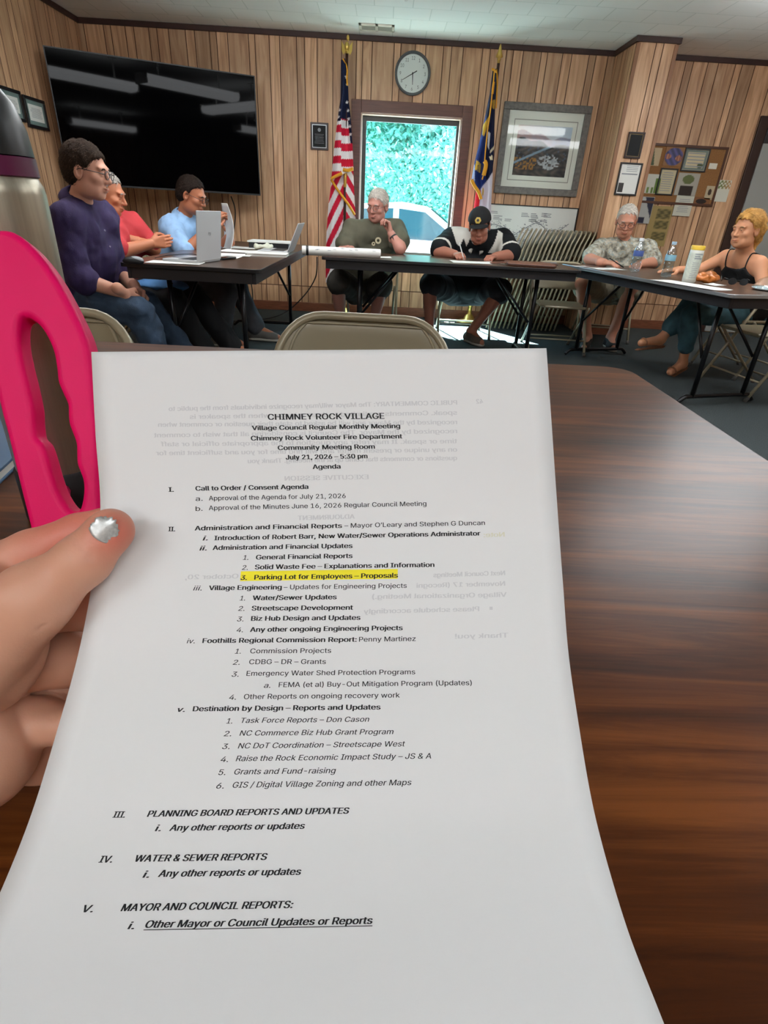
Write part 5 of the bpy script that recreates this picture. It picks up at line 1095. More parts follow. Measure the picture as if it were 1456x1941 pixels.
def heldp(u, v): q = A0 + (A1 - A0) * v; b = math.sin(v * math.pi) * .03; return q + np.array([.045 + .015 * math.sin(v * 3), -.09, 0]) * (2 * u - 1) + np.array([b * .9, 0, 0])
m.grid(heldp, 8, 14); o3 = solo('held_paper', m, M_PAPER, 'white sheet held up by the man in the light blue shirt', 'paper', smooth=True); q = o3.modifiers.new('thick', 'SOLIDIFY'); q.thickness = .0015

# ---- man in the olive T-shirt
M_OLIVE = mat('olive_tshirt_cloth', '5b5848', .9, noise=.1, nscale=20, bump=.25, bscale=250)
J = joints(head=W(716, 391, 5.42), neck=W(712, 428, 5.46), pel=W(690, 542, 5.62), sR=W(666, 436, 5.44), sL=W(752, 436, 5.50), eR=W(650, 478, 5.30), eL=W(758, 484, 5.22), wR=W(660, 472, 5.16), wL=W(741, 442, 5.28), hR=W(672, 548, 5.58), hL=W(712, 548, 5.58), kR=W(640, 535, 5.18), kL=W(722, 540, 5.18), aR=A3(-.36, 5.33, .10), aL=A3(-.06, 5.33, .10), tR=A3(-.42, 5.17, .035), tL=A3(-.05, 5.16, .035))
J['eL'][2] = max(J['eL'][2], TZ + .045)
p = Person('grey-haired man in an olive T-shirt leaning his cheek on his fist before the window', J, (-.42, -.86, -.22), S_ROSE, 1.10, 1.02, tilt=.05, lids=.7)
o = p.build({'R': ((-.35, -.6, .1), (0, 0, -1), (.8, -.3, 0), .5, {}), 'L': ((-.30, .10, .95), (-.75, -.2, 0), (-.3, .8, 0), 1.25, {})})
B = Blob(.0085); p.torso(B, .016); p.hips(B, .010); [p.arm(B, s, .016, .62, .02) for s in 'RL']; p.cloth('t_shirt', B, M_OLIVE, .008, 14, 12)
m = MB(); c = W(716, 458, 5.24); rr = [.028, .022]
m.lathe([(.012, 0), (.026, .001), (.026, -.004), (.012, -.004)], 14, axis=(0, -1, 0), at=W(717, 456, 5.268)); m.lathe([(.006, 0), (.016, .001), (.016, -.004), (.006, -.004)], 10, axis=(0, -1, 0), at=W(708, 462, 5.270)); mk('chest_emblem', m, mat('cream_print', 'b3a98b', .8), o, off=p.base)
B = Blob(.0085); p.hips(B, .014); [p.leg(B, s, .02, 0, .93, .02) for s in 'RL']; p.cloth('shorts', B, mat('dark_khaki_shorts', '3f3b35', .9, noise=.2, nscale=16), .007, 15, 8)
p.hair(M_LGREY, 'short', .5); p.brows(M_GREY); p.glasses(mat('steel_glasses', '6b6866', .3, .5)); [p.shoe(s, M_SHOE_G, M_SOLE_D) for s in 'RL']
wd = unit(J['wL'] - J['eL']); mk('wristwatch', MB().lathe([(.031, -.062), (.036, -.058), (.036, -.036), (.031, -.032)], 20, axis=wd, at=J['wL']).box((-.017, -.017, -.004), (.017, .017, .006), R=np.stack([np.cross(wd, (.3, -.9, 0)), wd, unit((.3, -.9, 0))], 1), at=J['wL'] - wd * .047 + unit((.1, -1, 0)) * .034), M_BLACKP, o, True, off=p.base)

# ---- man in the black cap
J = joints(head=W(909, 430, 5.26), neck=W(903, 458, 5.38), pel=W(882, 545, 5.62), sR=W(853, 452, 5.42), sL=W(956, 455, 5.42), eR=W(832, 485, 5.22), eL=W(968, 488, 5.22), wR=W(862, 486, 5.06), wL=W(938, 489, 5.06), hR=W(862, 552, 5.58), hL=W(905, 552, 5.58), kR=W(815, 540, 5.18), kL=W(950, 552, 5.18), aR=A3(.45, 5.20, .10), aL=A3(.84, 5.28, .10), tR=A3(.42, 5.04, .035), tL=A3(.92, 5.12, .035))
for k in ('eR', 'eL', 'wR', 'wL'): J[k][2] = max(J[k][2], TZ + (.04 if k[0] == 'e' else .03))
p = Person('man in a black cap and black and white polo writing at the window table', J, (-.14, -.88, -.32), S_OLIVE, 1.2, 1.05, tilt=-.10, lids=1)
o = p.build({'R': ((.25, -.9, .05), (.35, 0, -1), (.8, .3, .4), .95, {}), 'L': ((-.55, -.75, .0), (0, 0, -1), (-.6, .6, .2), .8, {})})
cols = {'w': lin('d9d6cd'), 'k': lin('17191c')}
def polo(V):
    r = np.zeros((len(V), 4)); r[:] = cols['k']
    g = lambda pts: [tuple(W(760 + a / 3.935, 330 + b / 3.935, 5.3)[[0, 2]]) for a, b in pts]
    X, Z = V[:, 0], V[:, 2]
    for poly in (g([(370, 300), (530, 360), (560, 470), (545, 530), (520, 480), (490, 540), (470, 480), (440, 540), (415, 520), (390, 430)]), g([(640, 360), (690, 380), (650, 440), (590, 500), (560, 510)]), g([(735, 420), (765, 440), (745, 540), (720, 600), (655, 590), (690, 530)]), g([(640, 340), (720, 360), (700, 410), (640, 400)])):
        k = inpoly(X, Z, poly); r[k] = cols['w']
    hem = [J['s' + s] + (J['e' + s] - J['s' + s]) * .80 for s in 'RL']
    for s, h in zip('RL', hem): a = unit(J['e' + s] - J['s' + s]); d = (V - h) @ a; k = (np.abs(d) < .012) & (np.linalg.norm(V - h, axis=1) < .12); r[k] = cols['w']
    return r
B = Blob(.007); p.torso(B, .016); p.hips(B, .012); [p.arm(B, s, .016, .84, .018) for s in 'RL']; p.cloth('polo_shirt', B, colattr_mat('polo_cloth', .85, .2), .006, 14, 15, polo); p.collar(mat('white_collar', 'd9d6cd', .8), .066, .03, .02, .7)
B = Blob(.0085); p.hips(B, .014); [p.leg(B, s, .022, 0, .93, .02) for s in 'RL']; p.cloth('shorts', B, mat('charcoal_shorts', '26282e', .9, noise=.2, nscale=16), .007, 15, 18); [p.shoe(s, mat('grey_brown_shoe', '5b5148', .7), M_SOLE_W) for s in 'RL']
p.hair(M_BKHAIR, 'short', .5); p.brows(M_BKHAIR)
B = Blob(.0045); P = p.hp; B.ell(P(0, -.012, .052), np.array([.092, .112, .092]) * p.hs, p.H, .01)
def capcut(x, y, z):
    q = [x - p.hc[0], y - p.hc[1], z - p.hc[2]]; u = sum(q[i] * p.H[i, 2] for i in range(3)) / p.hs; f = sum(q[i] * p.H[i, 1] for i in range(3)) / p.hs; return (.052 + .30 * np.minimum(f - .03, 0) - u) * p.hs
B.cuts.append(capcut); V, Q = B.mesh(); cap = mesh_obj('cap', V, Q, mat('black_cap_cloth', '121214', .85, bump=.2, bscale=300), o, True, None, p.base)
m = MB(); m.grid(lambda a, b: P((2 * a - 1) * (.078 - .012 * b), .075 + (.066 * b) * (1 - .75 * (2 * a - 1) ** 2) + .02 * (1 - (2 * a - 1) ** 2), .058 - .012 * b - .020 * (2 * a - 1) ** 2), 16, 8); br = mk('brim', m, mat('black_cap_cloth', '121214'), cap, True, off=p.base); q = br.modifiers.new('thick', 'SOLIDIFY'); q.thickness = .004
em = MB(); c0 = P(0.008, .098, .085); nn = unit(p.f * .85 + p.u * .5); em.lathe([(0, .004), (.017, .004), (.026, .002), (.027, -.004)], 6, axis=nn, at=c0); mk('cap_badge', em, mat('gold_badge', 'b89a3c', .5), cap, off=p.base); em = MB().lathe([(0, .0055), (.010, .005), (.012, .003)], 10, axis=nn, at=c0); mk('badge_centre', em, M_BLACKP, cap, off=p.base)
pp = J['wR'] + unit((.35, -.8, .1)) * .10; solo('pen', MB().tube([pp + A3(.03, -.03, -.055), pp + A3(-.025, .0, .085)], .0045, 8), mat('white_pen', 'd9d9d6', .4), 'white pen in the right hand of the man in the black cap', 'pen', smooth=True)

# ---- man in the camouflage shirt
J = joints(head=W(1187, 420, 5.50), neck=W(1182, 460, 5.58), pel=W(1172, 548, 5.78), sR=W(1137, 470, 5.56), sL=W(1228, 472, 5.56), eR=W(1116, 500, 5.36), eL=W(1236, 504, 5.36), wR=W(1146, 500, 5.06), wL=W(1209, 506, 5.10), hR=W(1150, 552, 5.74), hL=W(1193, 552, 5.74), kR=W(1104, 540, 5.28), kL=W(1198, 546, 5.32), aR=A3(1.93, 5.30, .10), aL=A3(2.16, 5.34, .10), tR=A3(1.86, 5.14, .035), tL=A3(2.14, 5.17, .035))
for k in ('eR', 'eL', 'wR', 'wL'): J[k][2] = max(J[k][2], TZ + (.035 if k[0] == 'e' else .028))
p = Person('grey-haired man with glasses in a pale camouflage shirt and shorts at the right table', J, (-.22, -.86, -.32), SK('pink', 'c98d74'), 1.08, 1.02, lids=1)
o = p.build({'R': ((.55, -.65, .05), (.3, 0, -1), (.6, .6, .4), .9, {}), 'L': ((-.4, -.75, -.02), (0, 0, -1), (-.8, .4, .2), .6, {})})
def camo(n):
    m = mat(n, 'b0aa97', .85, bump=.2, bscale=250); nt = m.node_tree; tc = nt.nodes.new('ShaderNodeTexCoord'); v = nt.nodes.new('ShaderNodeTexNoise'); v.inputs['Scale'].default_value = 24; v.inputs['Detail'].default_value = 3; nt.links.new(tc.outputs['Object'], v.inputs[0])
    r = nt.nodes.new('ShaderNodeValToRGB'); r.color_ramp.interpolation = 'CONSTANT'; e = r.color_ramp.elements; e[0].color = lin('6e6b62'); e[0].position = 0; e[1].color = lin('c6c1b0'); e[1].position = .58
    for q, c in ((.40, '8f8b7c'), (.47, 'ada692'), (.53, '98a3a0')): k = e.new(q); k.color = lin(c)
    nt.links.new(v.outputs[0], r.inputs[0]); nt.links.new(r.outputs[0], m.node_tree.nodes['Principled BSDF'].inputs['Base Color']); return m
M_CAMO = camo('camouflage_cloth')
B = Blob(.0085); p.torso(B, .016); p.hips(B, .010); [p.arm(B, s, .016, .80, .02) for s in 'RL']; p.cloth('camouflage_shirt', B, M_CAMO, .007, 15, 22); p.collar(M_CAMO, .064, .032, .018, .8)
B = Blob(.0085); p.hips(B, .014); [p.leg(B, s, .022, 0, .86, .025) for s in 'RL']; p.cloth('shorts', B, mat('stone_shorts', '8f8671', .9, noise=.18, nscale=18), .007, 15, 28); [p.shoe(s, M_SHOE_D, M_SOLE_W) for s in 'RL']
p.hair(M_LGREY, 'rece', .45); p.brows(M_GREY); p.glasses(M_SPEC)
pp = J['wR'] + unit((.5, -.6, 0)) * .10; solo('pen', MB().tube([pp + A3(.06, -.03, -.02), pp + A3(-.05, .03, .04)], .0045, 8), M_BLACKP, 'dark pen in the hand of the man in the camouflage shirt', 'pen', smooth=True)

# ---- woman in the black top
J = joints(head=W(1416, 437, 4.48), neck=W(1408, 482, 4.55), pel=W(1425, 590, 4.62), sR=W(1375, 487, 4.72), sL=W(1440, 500, 4.42), eR=W(1325, 511, 4.72), eL=W(1446, 543, 4.32), wR=W(1285, 512, 4.66), wL=W(1408, 552, 4.24), hR=W(1400, 588, 4.70), hL=W(1410, 598, 4.54), kR=W(1306, 580, 4.44), kL=W(1312, 596, 4.32), aR=W(1252, 644, 4.42), aL=W(1293, 692, 4.42), tR=W(1216, 650, 4.36), tL=W(1270, 708, 4.36))
J['wR'][2] = TZ + .03; J['eR'][2] = max(J['eR'][2], TZ + .02); J['aL'][2] = .09; J['tL'][2] = .035
p = Person('blond woman in a black strappy top and jeans, legs crossed, at the right', J, (-.93, -.34, -.10), S_WOMAN, .84, .98)
o = p.build({'R': ((-.95, -.25, -.05), (0, 0, -1), (-.2, -.9, 0), .12, {}), 'L': ((-.8, .3, -.3), (.2, .8, -.3), (-.3, 0, .9), .5, {})})
nk = J['neck']
def topcut(x, y, z):
    c = [x - nk[0], y - nk[1], z - nk[2]]; u = sum(c[i] * p.up[i] for i in range(3)); l = sum(c[i] * p.lat[i] for i in range(3)); return u + .085 - .35 * np.minimum(np.abs(l), .09) + 1.1 * np.maximum(np.abs(l) - .09, 0)
B = Blob(.007); p.torso(B, .010); p.hips(B, .006); p.cloth('camisole', B, mat('black_jersey', '08080a', .8), .004, 15, 31, cuts=[topcut])
for s in (1, -1):
    a = nk + p.lat * s * .085 - p.up * .085 + p.fw * .085; b_ = nk + p.lat * s * .10 - p.up * .002 + p.fw * .01; c_ = nk + p.lat * s * .085 - p.up * .09 - p.fw * .085; mk('strap', MB().tube(smooth_path([a - p.up * .02, (a + b_) / 2 + p.fw * .022 + p.up * .01, b_ + p.up * .03, (b_ + c_) / 2 - p.fw * .025 + p.up * .01, c_], 5), .0045, 8), mat('black_jersey', '08080a'), o, True, off=p.base)
B = Blob(.008); p.hips(B, .010); [p.leg(B, s, .012, 0, 1.62, .012) for s in 'RL']; p.cloth('cropped_jeans', B, mat('teal_denim', '3f6470', .85, noise=.25, nscale=14, bump=.3, bscale=300), .005, 18, 33)
p.hair(M_BLOND, 'woman', 1.2); p.brows(mat('fair_brow', '8a6a44', .7))
B = Blob(.0045); B.chain([p.hp(0, -.10, .03), p.hp(.0, -.135, .0), p.hp(.0, -.13, -.07), p.hp(-.01, -.11, -.13)], [.035, .036, .028, .010], .02); V, Q = B.mesh(); V = wrinkle(V, Q, .004, 70, 4); mesh_obj('ponytail', V, Q, M_BLOND, o, True, None, p.base)
for s in 'RL':
    a, t_ = J['a' + s], J['t' + s]; g = unit(t_ - a); B = Blob(.004); dn = np.array([0, 0, -1.]) - g * (-g[2]); dn = unit(dn)
    B.cone(a + dn * .04 - g * .02, t_ + dn * .018 + g * .03, .030, .034, .01); B.cuts.append(lambda x, y, z, a=a, dn=dn: -(((x - a[0]) * dn[0] + (y - a[1]) * dn[1] + (z - a[2]) * dn[2]) - .045)); V, Q = B.mesh(); sh = mesh_obj('sandal', V, Q, mat('tan_sandal', '8a5a3c', .6), o, True, None, p.base)
    mk('sandal_strap', MB().tube([t_ + np.cross(g, dn) * .036 * math.cos(q) - dn * .032 * math.sin(q) - g * .02 for q in np.linspace(-.3, math.pi + .3, 12)], .006, 8), mat('tan_sandal', '8a5a3c'), sh, True, off=p.base)
# ================================================================ FOREGROUND: agenda sheet, hand, bottle
ROWS = [  # left x, left y, right x, right y (the sheet's two long edges), distance along the view axis from the edge length
    (173, 667, 1036, 660), (181, 822, 1046.5, 813), (190, 975, 1057, 966), (172, 1120, 1067.5, 1108), (145, 1253, 1078, 1240), (109, 1382, 1096, 1366), (46, 1580, 1131, 1558), (0, 1692, 1160, 1666), (-52, 1806, 1194, 1774), (-116, 1948, 1247, 1910), (-165, 2060, 1290, 2018)]
PWID, PLEN = .2159, .2794
_L, _R = [], []
for xl, yl, xr, yr in ROWS:
    d = F_PX * PWID / math.hypot(xr - xl, yr - yl); _L.append(WD(xl, yl, d)); _R.append(WD(xr, yr, d))
_L, _R = np.array(_L), np.array(_R)
_mid = (_L + _R) / 2; _arc = np.concatenate([[0], np.cumsum(np.linalg.norm(np.diff(_mid, axis=0), axis=1))])
def _spl(T, P, t):                                                          # smooth interpolation through the rows
    P = np.asarray(P); out = np.empty((len(t), P.shape[1])); m = np.gradient(P, T, axis=0)
    i = np.clip(np.searchsorted(T, t) - 1, 0, len(T) - 2); h = T[i + 1] - T[i]; s = ((t - T[i]) / h)[:, None]; h = h[:, None]
    return (2 * s ** 3 - 3 * s ** 2 + 1) * P[i] + (s ** 3 - 2 * s ** 2 + s) * h * m[i] + (-2 * s ** 3 + 3 * s ** 2) * P[i + 1] + (s ** 3 - s ** 2) * h * m[i + 1]
VMAX = min(PLEN, _arc[-1])
_nf = unit(np.cross(_R[0] - _L[0], _mid[2] - _mid[0])); _nf = _nf if _nf @ (CAM - _mid[0]) > 0 else -_nf
def paper_pt(u, v, lift=0.0):
    """u, v arrays in metres over the sheet -> xyz"""
    u = np.atleast_1d(u).astype(float); v = np.clip(np.atleast_1d(v).astype(float), 0, VMAX); a = _spl(_arc, _L, v); b = _spl(_arc, _R, v); P = a + (b - a) * (u / PWID)[:, None]
    if lift:
        e = 1e-3; a2 = _spl(_arc, _mid, np.clip(v + e, 0, VMAX)) - _spl(_arc, _mid, np.clip(v - e, 0, VMAX)); n = np.cross(b - a, a2); n /= np.linalg.norm(n, axis=1, keepdims=True); n *= np.sign((n @ _nf))[:, None]; P = P + n * lift
    return P
def proj(P): q = (P - CAM) @ RC; return np.stack([728 - F_PX * q[:, 0] / q[:, 2], 970.5 + F_PX * q[:, 1] / q[:, 2]], 1)
def paper_uv(x, y):                                                         # where the print at that place of the photograph sits on the sheet
    u, v = PWID / 2, VMAX / 2
    for _ in range(30):
        p = proj(paper_pt(np.array([u, u + 1e-4, u]), np.array([v, v, v + 1e-4]))); J = np.array([[p[1, 0] - p[0, 0], p[2, 0] - p[0, 0]], [p[1, 1] - p[0, 1], p[2, 1] - p[0, 1]]]) / 1e-4
        d = np.linalg.solve(J, np.array([x - p[0, 0], y - p[0, 1]])); u += np.clip(d[0], -.04, .04); v = min(max(v + np.clip(d[1], -.04, .04), 0.001), VMAX - .001)
    return u, v
M_SHEET = mat('agenda_paper', 'e3e4e4', .75, spec=.2)
nu, nv = 24, 90; vs = []
for j in range(nv + 1): vs.append(paper_pt(np.linspace(0, PWID, nu + 1), np.full(nu + 1, VMAX * j / nv)))
vs = np.concatenate(vs); fs = [(j * (nu + 1) + i, (j + 1) * (nu + 1) + i, (j + 1) * (nu + 1) + i + 1, j * (nu + 1) + i + 1) for j in range(nv) for i in range(nu)]
pb_ = vs.mean(0); ag = mesh_obj('agenda_sheet', vs, fs, M_SHEET, None, True, None, pb_); ag.location = tuple(pb_); tag(ag, 'white printed agenda sheet with one yellow highlighted line, held in the foreground', 'paper')
q = ag.modifiers.new('thick', 'SOLIDIFY'); q.thickness = .00012; q.offset = -1 if np.cross(vs[fs[0][1]] - vs[fs[0][0]], vs[fs[0][2]] - vs[fs[0][0]]) @ _nf > 0 else 1
M_TXT = mat('black_print', '141518', .8); M_GHOST = mat('show_through_print', 'cdced0', .8); M_GHOSTY = mat('show_through_yellow', 'd9d8c4', .8); M_HI = mat('highlighter_yellow', 'f2e52a', .75)
CAPY, CAPX = [780, 1000, 1200, 1360, 1480, 1540, 1625, 1715, 1750], [11.3, 11.3, 11.8, 12.8, 14.2, 15.5, 16.8, 18.2, 18.2]; CAPH = None
txt = MB(); ghost = MB()
def put(mb, s, x0, y0, x1, y1, bold=0, ital=0, cap=None, mirror=False, lift=.0001):
    """set the string so that it runs between the two places (mid-height of its capitals)"""
    u0, v0 = paper_uv(x0, y0); u1, v1 = paper_uv(x1, y1); V, F = text_mesh(s, 0, .2 if ital else 0)
    ym = (y0 + y1) / 2; cpx = cap or float(np.interp(ym, CAPY, CAPX)); ua, va = paper_uv(x0, ym - 8); ub, vb = paper_uv(x0, ym + 8); cap = (vb - va) / 16 * cpx * 1.08
    if len(V) == 0: return
    a, b = V[:, 0].min(), V[:, 0].max(); t = (V[:, 0] - a) / max(b - a, 1e-6)
    if mirror: t = 1 - t
    k = cap / .727; U = u0 + (u1 - u0) * t; Vv = v0 + (v1 - v0) * t + cap / 2 - V[:, 1] * k
    for k, dx in enumerate((-.00016, -.00008, 0, .00008, .00016) if bold else (-.00004, .00004)):
        mb.add(paper_pt(U + dx, Vv, lift + k * 4e-6), [f[::-1] if mirror else f for f in F])
D = '\u2013'
LINES = [("CHIMNEY ROCK VILLAGE", 508, 788, 728, 786, 1, 0, 14.5), ("Village Council Regular Monthly Meeting", 478, 809.5, 758, 805.5, 1, 0), ("Chimney Rock Volunteer Fire Department", 476, 829, 762, 825, 1, 0), ("Community Meeting Room", 527, 847, 710, 844.5, 1, 0), ("July 21, 2026 " + D + " 5:30 pm", 542, 865, 696, 862.5, 1, 0), ("Agenda", 593, 883, 645, 882, 1, 0),
 ("I.", 320, 926, 329, 926, 1, 0), ("Call to Order / Consent Agenda", 371, 924, 584, 920.5, 1, 0), ("a.", 371, 943.5, 384, 943, 0, 0), ("Approval of the Agenda for July 21, 2026", 396, 942.5, 655, 938, 0, 0), ("b.", 371, 962.5, 384, 962, 0, 0), ("Approval of the Minutes June 16, 2026 Regular Council Meeting", 396, 961, 808, 952.5, 0, 0),
 ("II.", 320, 1001, 332, 1001, 1, 0), ("Administration and Financial Reports", 370, 999.5, 648, 994.5, 1, 0), (D + " Mayor O\u2019Leary and Stephen G Duncan", 653, 994.5, 919, 989, 0, 0), ("i.", 385, 1018.5, 394, 1018, 1, 1), ("Introduction of Robert Barr, New Water/Sewer Operations Administrator", 407, 1018, 910, 1009, 1, 0), ("ii.", 379, 1037.5, 392, 1037, 1, 1), ("Administration and Financial Updates", 404, 1036.5, 668, 1032.5, 1, 0),
 ("1.", 461, 1055, 471, 1055, 0, 1), ("General Financial Reports", 486, 1054.5, 668, 1051.5, 1, 0), ("2.", 459, 1074, 470, 1074, 0, 1), ("Solid Waste Fee " + D + " Explanations and Information", 484, 1073, 823, 1068.5, 1, 0), ("3.", 457, 1093, 468, 1093, 1, 1), ("Parking Lot for Employees " + D + " Proposals", 483, 1092.5, 754, 1088.5, 1, 0),
 ("iii.", 367, 1113, 383, 1113, 0, 1), ("Village Engineering", 397, 1112.5, 534, 1111, 1, 0), (D + " Updates for Engineering Projects", 538, 1111, 771, 1108, 0, 0), ("1.", 455, 1132, 465, 1132, 0, 1), ("Water/Sewer Updates", 480, 1131.5, 638, 1129.5, 1, 0), ("2.", 452, 1151.5, 464, 1151.5, 0, 1), ("Streetscape Development", 478, 1151, 669, 1149.5, 1, 0), ("3.", 450, 1171.5, 462, 1171.5, 0, 1), ("Biz Hub Design and Updates", 477, 1170.5, 683, 1168.5, 1, 0), ("4.", 449, 1192, 461, 1192, 0, 1), ("Any other ongoing Engineering Projects", 475, 1191.5, 763, 1188, 1, 0),
 ("iv.", 355, 1213, 370, 1213, 0, 1), ("Foothills Regional Commission Report:", 385, 1212.5, 676, 1210, 1, 0), ("Penny Martinez", 681, 1210, 788, 1208.5, 0, 0), ("1.", 446, 1232.5, 457, 1232.5, 0, 1), ("Commission Projects", 475, 1232, 628, 1231, 0, 0), ("2.", 442, 1253.5, 455, 1253.5, 0, 1), ("CDBG " + D + " DR " + D + " Grants", 473, 1252.5, 618, 1252, 0, 0), ("3.", 440, 1276, 453, 1276, 0, 1), ("Emergency Water Shed Protection Programs", 468, 1274.5, 787, 1271.5, 0, 0), ("a.", 501, 1297, 513, 1297, 0, 1), ("FEMA (et al) Buy-Out Mitigation Program (Updates)", 529, 1296, 894, 1292, 0, 0), ("4.", 435, 1319.5, 448, 1319.5, 0, 1), ("Other Reports on ongoing recovery work", 463, 1318.5, 758, 1315.5, 0, 0),
 ("v.", 338, 1342.5, 351, 1342.5, 1, 1), ("Destination by Design " + D + " Reports and Updates", 367, 1341.5, 721, 1338, 1, 0), ("1.", 430, 1364.5, 441, 1364.5, 0, 1), ("Task Force Reports " + D + " Don Cason", 458, 1363.5, 700, 1361, 0, 1), ("2.", 425, 1388.5, 439, 1388.5, 0, 1), ("NC Commerce Biz Hub Grant Program", 455, 1387.5, 746, 1384.5, 0, 1), ("3.", 422, 1412.5, 436, 1412.5, 0, 1), ("NC DoT Coordination " + D + " Streetscape West", 452, 1411.5, 768, 1407.5, 0, 1), ("4.", 419, 1437, 433, 1437, 0, 1), ("Raise the Rock Economic Impact Study " + D + " JS & A", 448, 1435.5, 817, 1430.5, 0, 1), ("5.", 415, 1461.5, 428, 1461.5, 0, 1), ("Grants and Fund-raising", 445, 1460.5, 637, 1458, 0, 1), ("6.", 411, 1487, 425, 1487, 0, 1), ("GIS / Digital Village Zoning and other Maps", 442, 1485.5, 780, 1480.5, 0, 1),
 ("III.", 216, 1541.5, 238, 1541.5, 1, 1), ("PLANNING BOARD REPORTS AND UPDATES", 281, 1540, 662, 1534, 1, 1), ("i.", 296, 1567, 306, 1567, 1, 1), ("Any other reports or updates", 323, 1566.5, 578, 1562.5, 1, 1), ("IV.", 190, 1626, 214, 1626, 1, 1), ("WATER & SEWER REPORTS", 259, 1624.5, 507, 1621, 1, 1), ("i.", 273, 1654.5, 284, 1654.5, 1, 1), ("Any other reports or updates", 302, 1653, 571, 1649, 1, 1), ("V.", 160, 1719.5, 178, 1719.5, 1, 1), ("MAYOR AND COUNCIL REPORTS:", 232, 1717.5, 556, 1711.5, 1, 1), ("i.", 245, 1751.5, 256, 1751.5, 1, 1), ("Other Mayor or Council Updates or Reports", 278, 1749, 706, 1741.5, 1, 1)]
for l in LINES: put(txt, *l[:7], cap=l[7] if len(l) > 7 else CAPH)
def strip(mb, x0, y0, x1, y1, h0, h1, lift, n=16):
    (u0, v0), (u1, v1) = paper_uv(x0, y0), paper_uv(x1, y1); t = np.linspace(0, 1, n); k = paper_uv((x0 + x1) / 2, (y0 + y1) / 2 + 10)[1] - paper_uv((x0 + x1) / 2, (y0 + y1) / 2)[1]; k /= 10
    A = paper_pt(u0 + (u1 - u0) * t, v0 + (v1 - v0) * t + h0 * k, lift); B = paper_pt(u0 + (u1 - u0) * t, v0 + (v1 - v0) * t + h1 * k, lift)
    mb.add(np.concatenate([A, B]), [(i, n + i, n + i + 1, i + 1) for i in range(n - 1)])
strip(txt, 276, 1749, 706, 1741.5, 13, 14.5, .0001)
mk('printed_text', txt, M_TXT, ag, off=pb_)
hi = MB(); strip(hi, 456, 1093, 754, 1088.5, -10, 8.5, .00006); mk('highlight', hi, M_HI, ag, off=pb_)
GH = [("PUBLIC COMMENTARY: The Mayor will/may recognize individuals from the public to", 320, 773, 866, 761), ("speak. Comments are limited to three minutes when the speaker is", 360, 788, 866, 780), ("recognized by the Mayor and will be asked to state their question or comment when", 300, 803, 866, 798), ("recognized by the Mayor. The Council is considering all that wish to comment", 292, 823, 866, 815), ("time or speak. It may refer any question to the appropriate official or staff", 305, 840, 866, 834), ("on any unique or present matter and will find time for you and sufficient time for", 296, 857, 866, 850), ("questions or comments that come up at the meeting. Thank you", 470, 872, 866, 866), ("EXECUTIVE SESSION", 540, 905, 698, 902), ("ADJOURNMENT", 565, 980, 672, 977), ("Next Council Meetings", 822, 1088, 957, 1084), ("October 20,", 352, 1092, 452, 1090), ("November 17 (Recogni", 790, 1108, 957, 1104), ("Village Organizational Meeting.)", 706, 1129, 960, 1125), ("Please schedule accordingly", 690, 1157, 908, 1152), ("Thank you!", 863, 1204, 963, 1202), ("42", 903, 759, 915, 759)]
for s, x0, y0, x1, y1 in GH: put(ghost, s, x0, y0, x1, y1, 1, 0, CAPH, True, .00003)
strip(ghost, 928, 1153, 934, 1153, -3, 3, .00003, 3)
mk('show_through_text', ghost, M_GHOST, ag, off=pb_)
gy = MB(); put(gy, "Note:", 917, 1012, 956, 1011, 1, 0, CAPH, True, .00003); mk('show_through_note', gy, M_GHOSTY, ag, off=pb_)

# ---- the hand (left hand: thumb in front of the sheet, fingers behind it)
def hskin():
    m = mat('hand_skin', 'd39b80', .45, spec=.4, sss=.15); nt = m.node_tree; b = nt.nodes['Principled BSDF']
    at = nt.nodes.new('ShaderNodeAttribute'); at.attribute_name = 'Col'; nt.links.new(at.outputs['Color'], b.inputs['Base Color'])
    tc = nt.nodes.new('ShaderNodeTexCoord'); v = nt.nodes.new('ShaderNodeTexNoise'); v.inputs['Scale'].default_value = 900; v.inputs['Detail'].default_value = 4; nt.links.new(tc.outputs['Object'], v.inputs[0])
    bp = nt.nodes.new('ShaderNodeBump'); bp.inputs['Strength'].default_value = .12; bp.inputs['Distance'].default_value = .0006; nt.links.new(v.outputs[0], bp.inputs['Height']); nt.links.new(bp.outputs[0], b.inputs['Normal']); return m
H = Blob(.0011)
T = [WD(212, 1004, .2445), WD(160, 1060, .243), WD(62, 1138, .243), WD(-60, 1262, .247)]
# palm and heel of the hand first, then the fingers, the thumb last, so that the folds between them stay open
H.cone(WD(-150, 1400, .268), WD(-330, 1560, .262), .034, .030, .03); H.cone(WD(-30, 1440, .276), WD(-150, 1480, .268), .022, .034, .03)
H.cone(WD(-60, 1110, .268), WD(-140, 1250, .27), .018, .024, .02); H.cone(WD(-70, 1200, .278), WD(-150, 1300, .278), .020, .026, .02); H.cone(WD(-90, 1290, .284), WD(-160, 1370, .280), .021, .027, .02); H.cone(WD(-110, 1380, .280), WD(-170, 1430, .277), .020, .027, .02)
I_ = [WD(-70, 1102, .268), WD(60, 1047, .2735), WD(150, 1012, .2765), WD(232, 985, .2755)]
H.chain(I_, [.0125, .0108, .0098, .0085], .0035)                            # index finger, lying behind the sheet's edge
H.chain([WD(-80, 1190, .279), WD(70, 1150, .284), WD(165, 1143, .285), WD(235, 1150, .280)], [.0150, .0145, .0135, .0110], .003); H.ell(WD(60, 1285, .308), (.055, .060, .012), RC, .004)
H.chain([WD(-90, 1275, .284), WD(40, 1258, .290), WD(130, 1250, .291), WD(200, 1258, .286)], [.0155, .0150, .0140, .0110], .003)
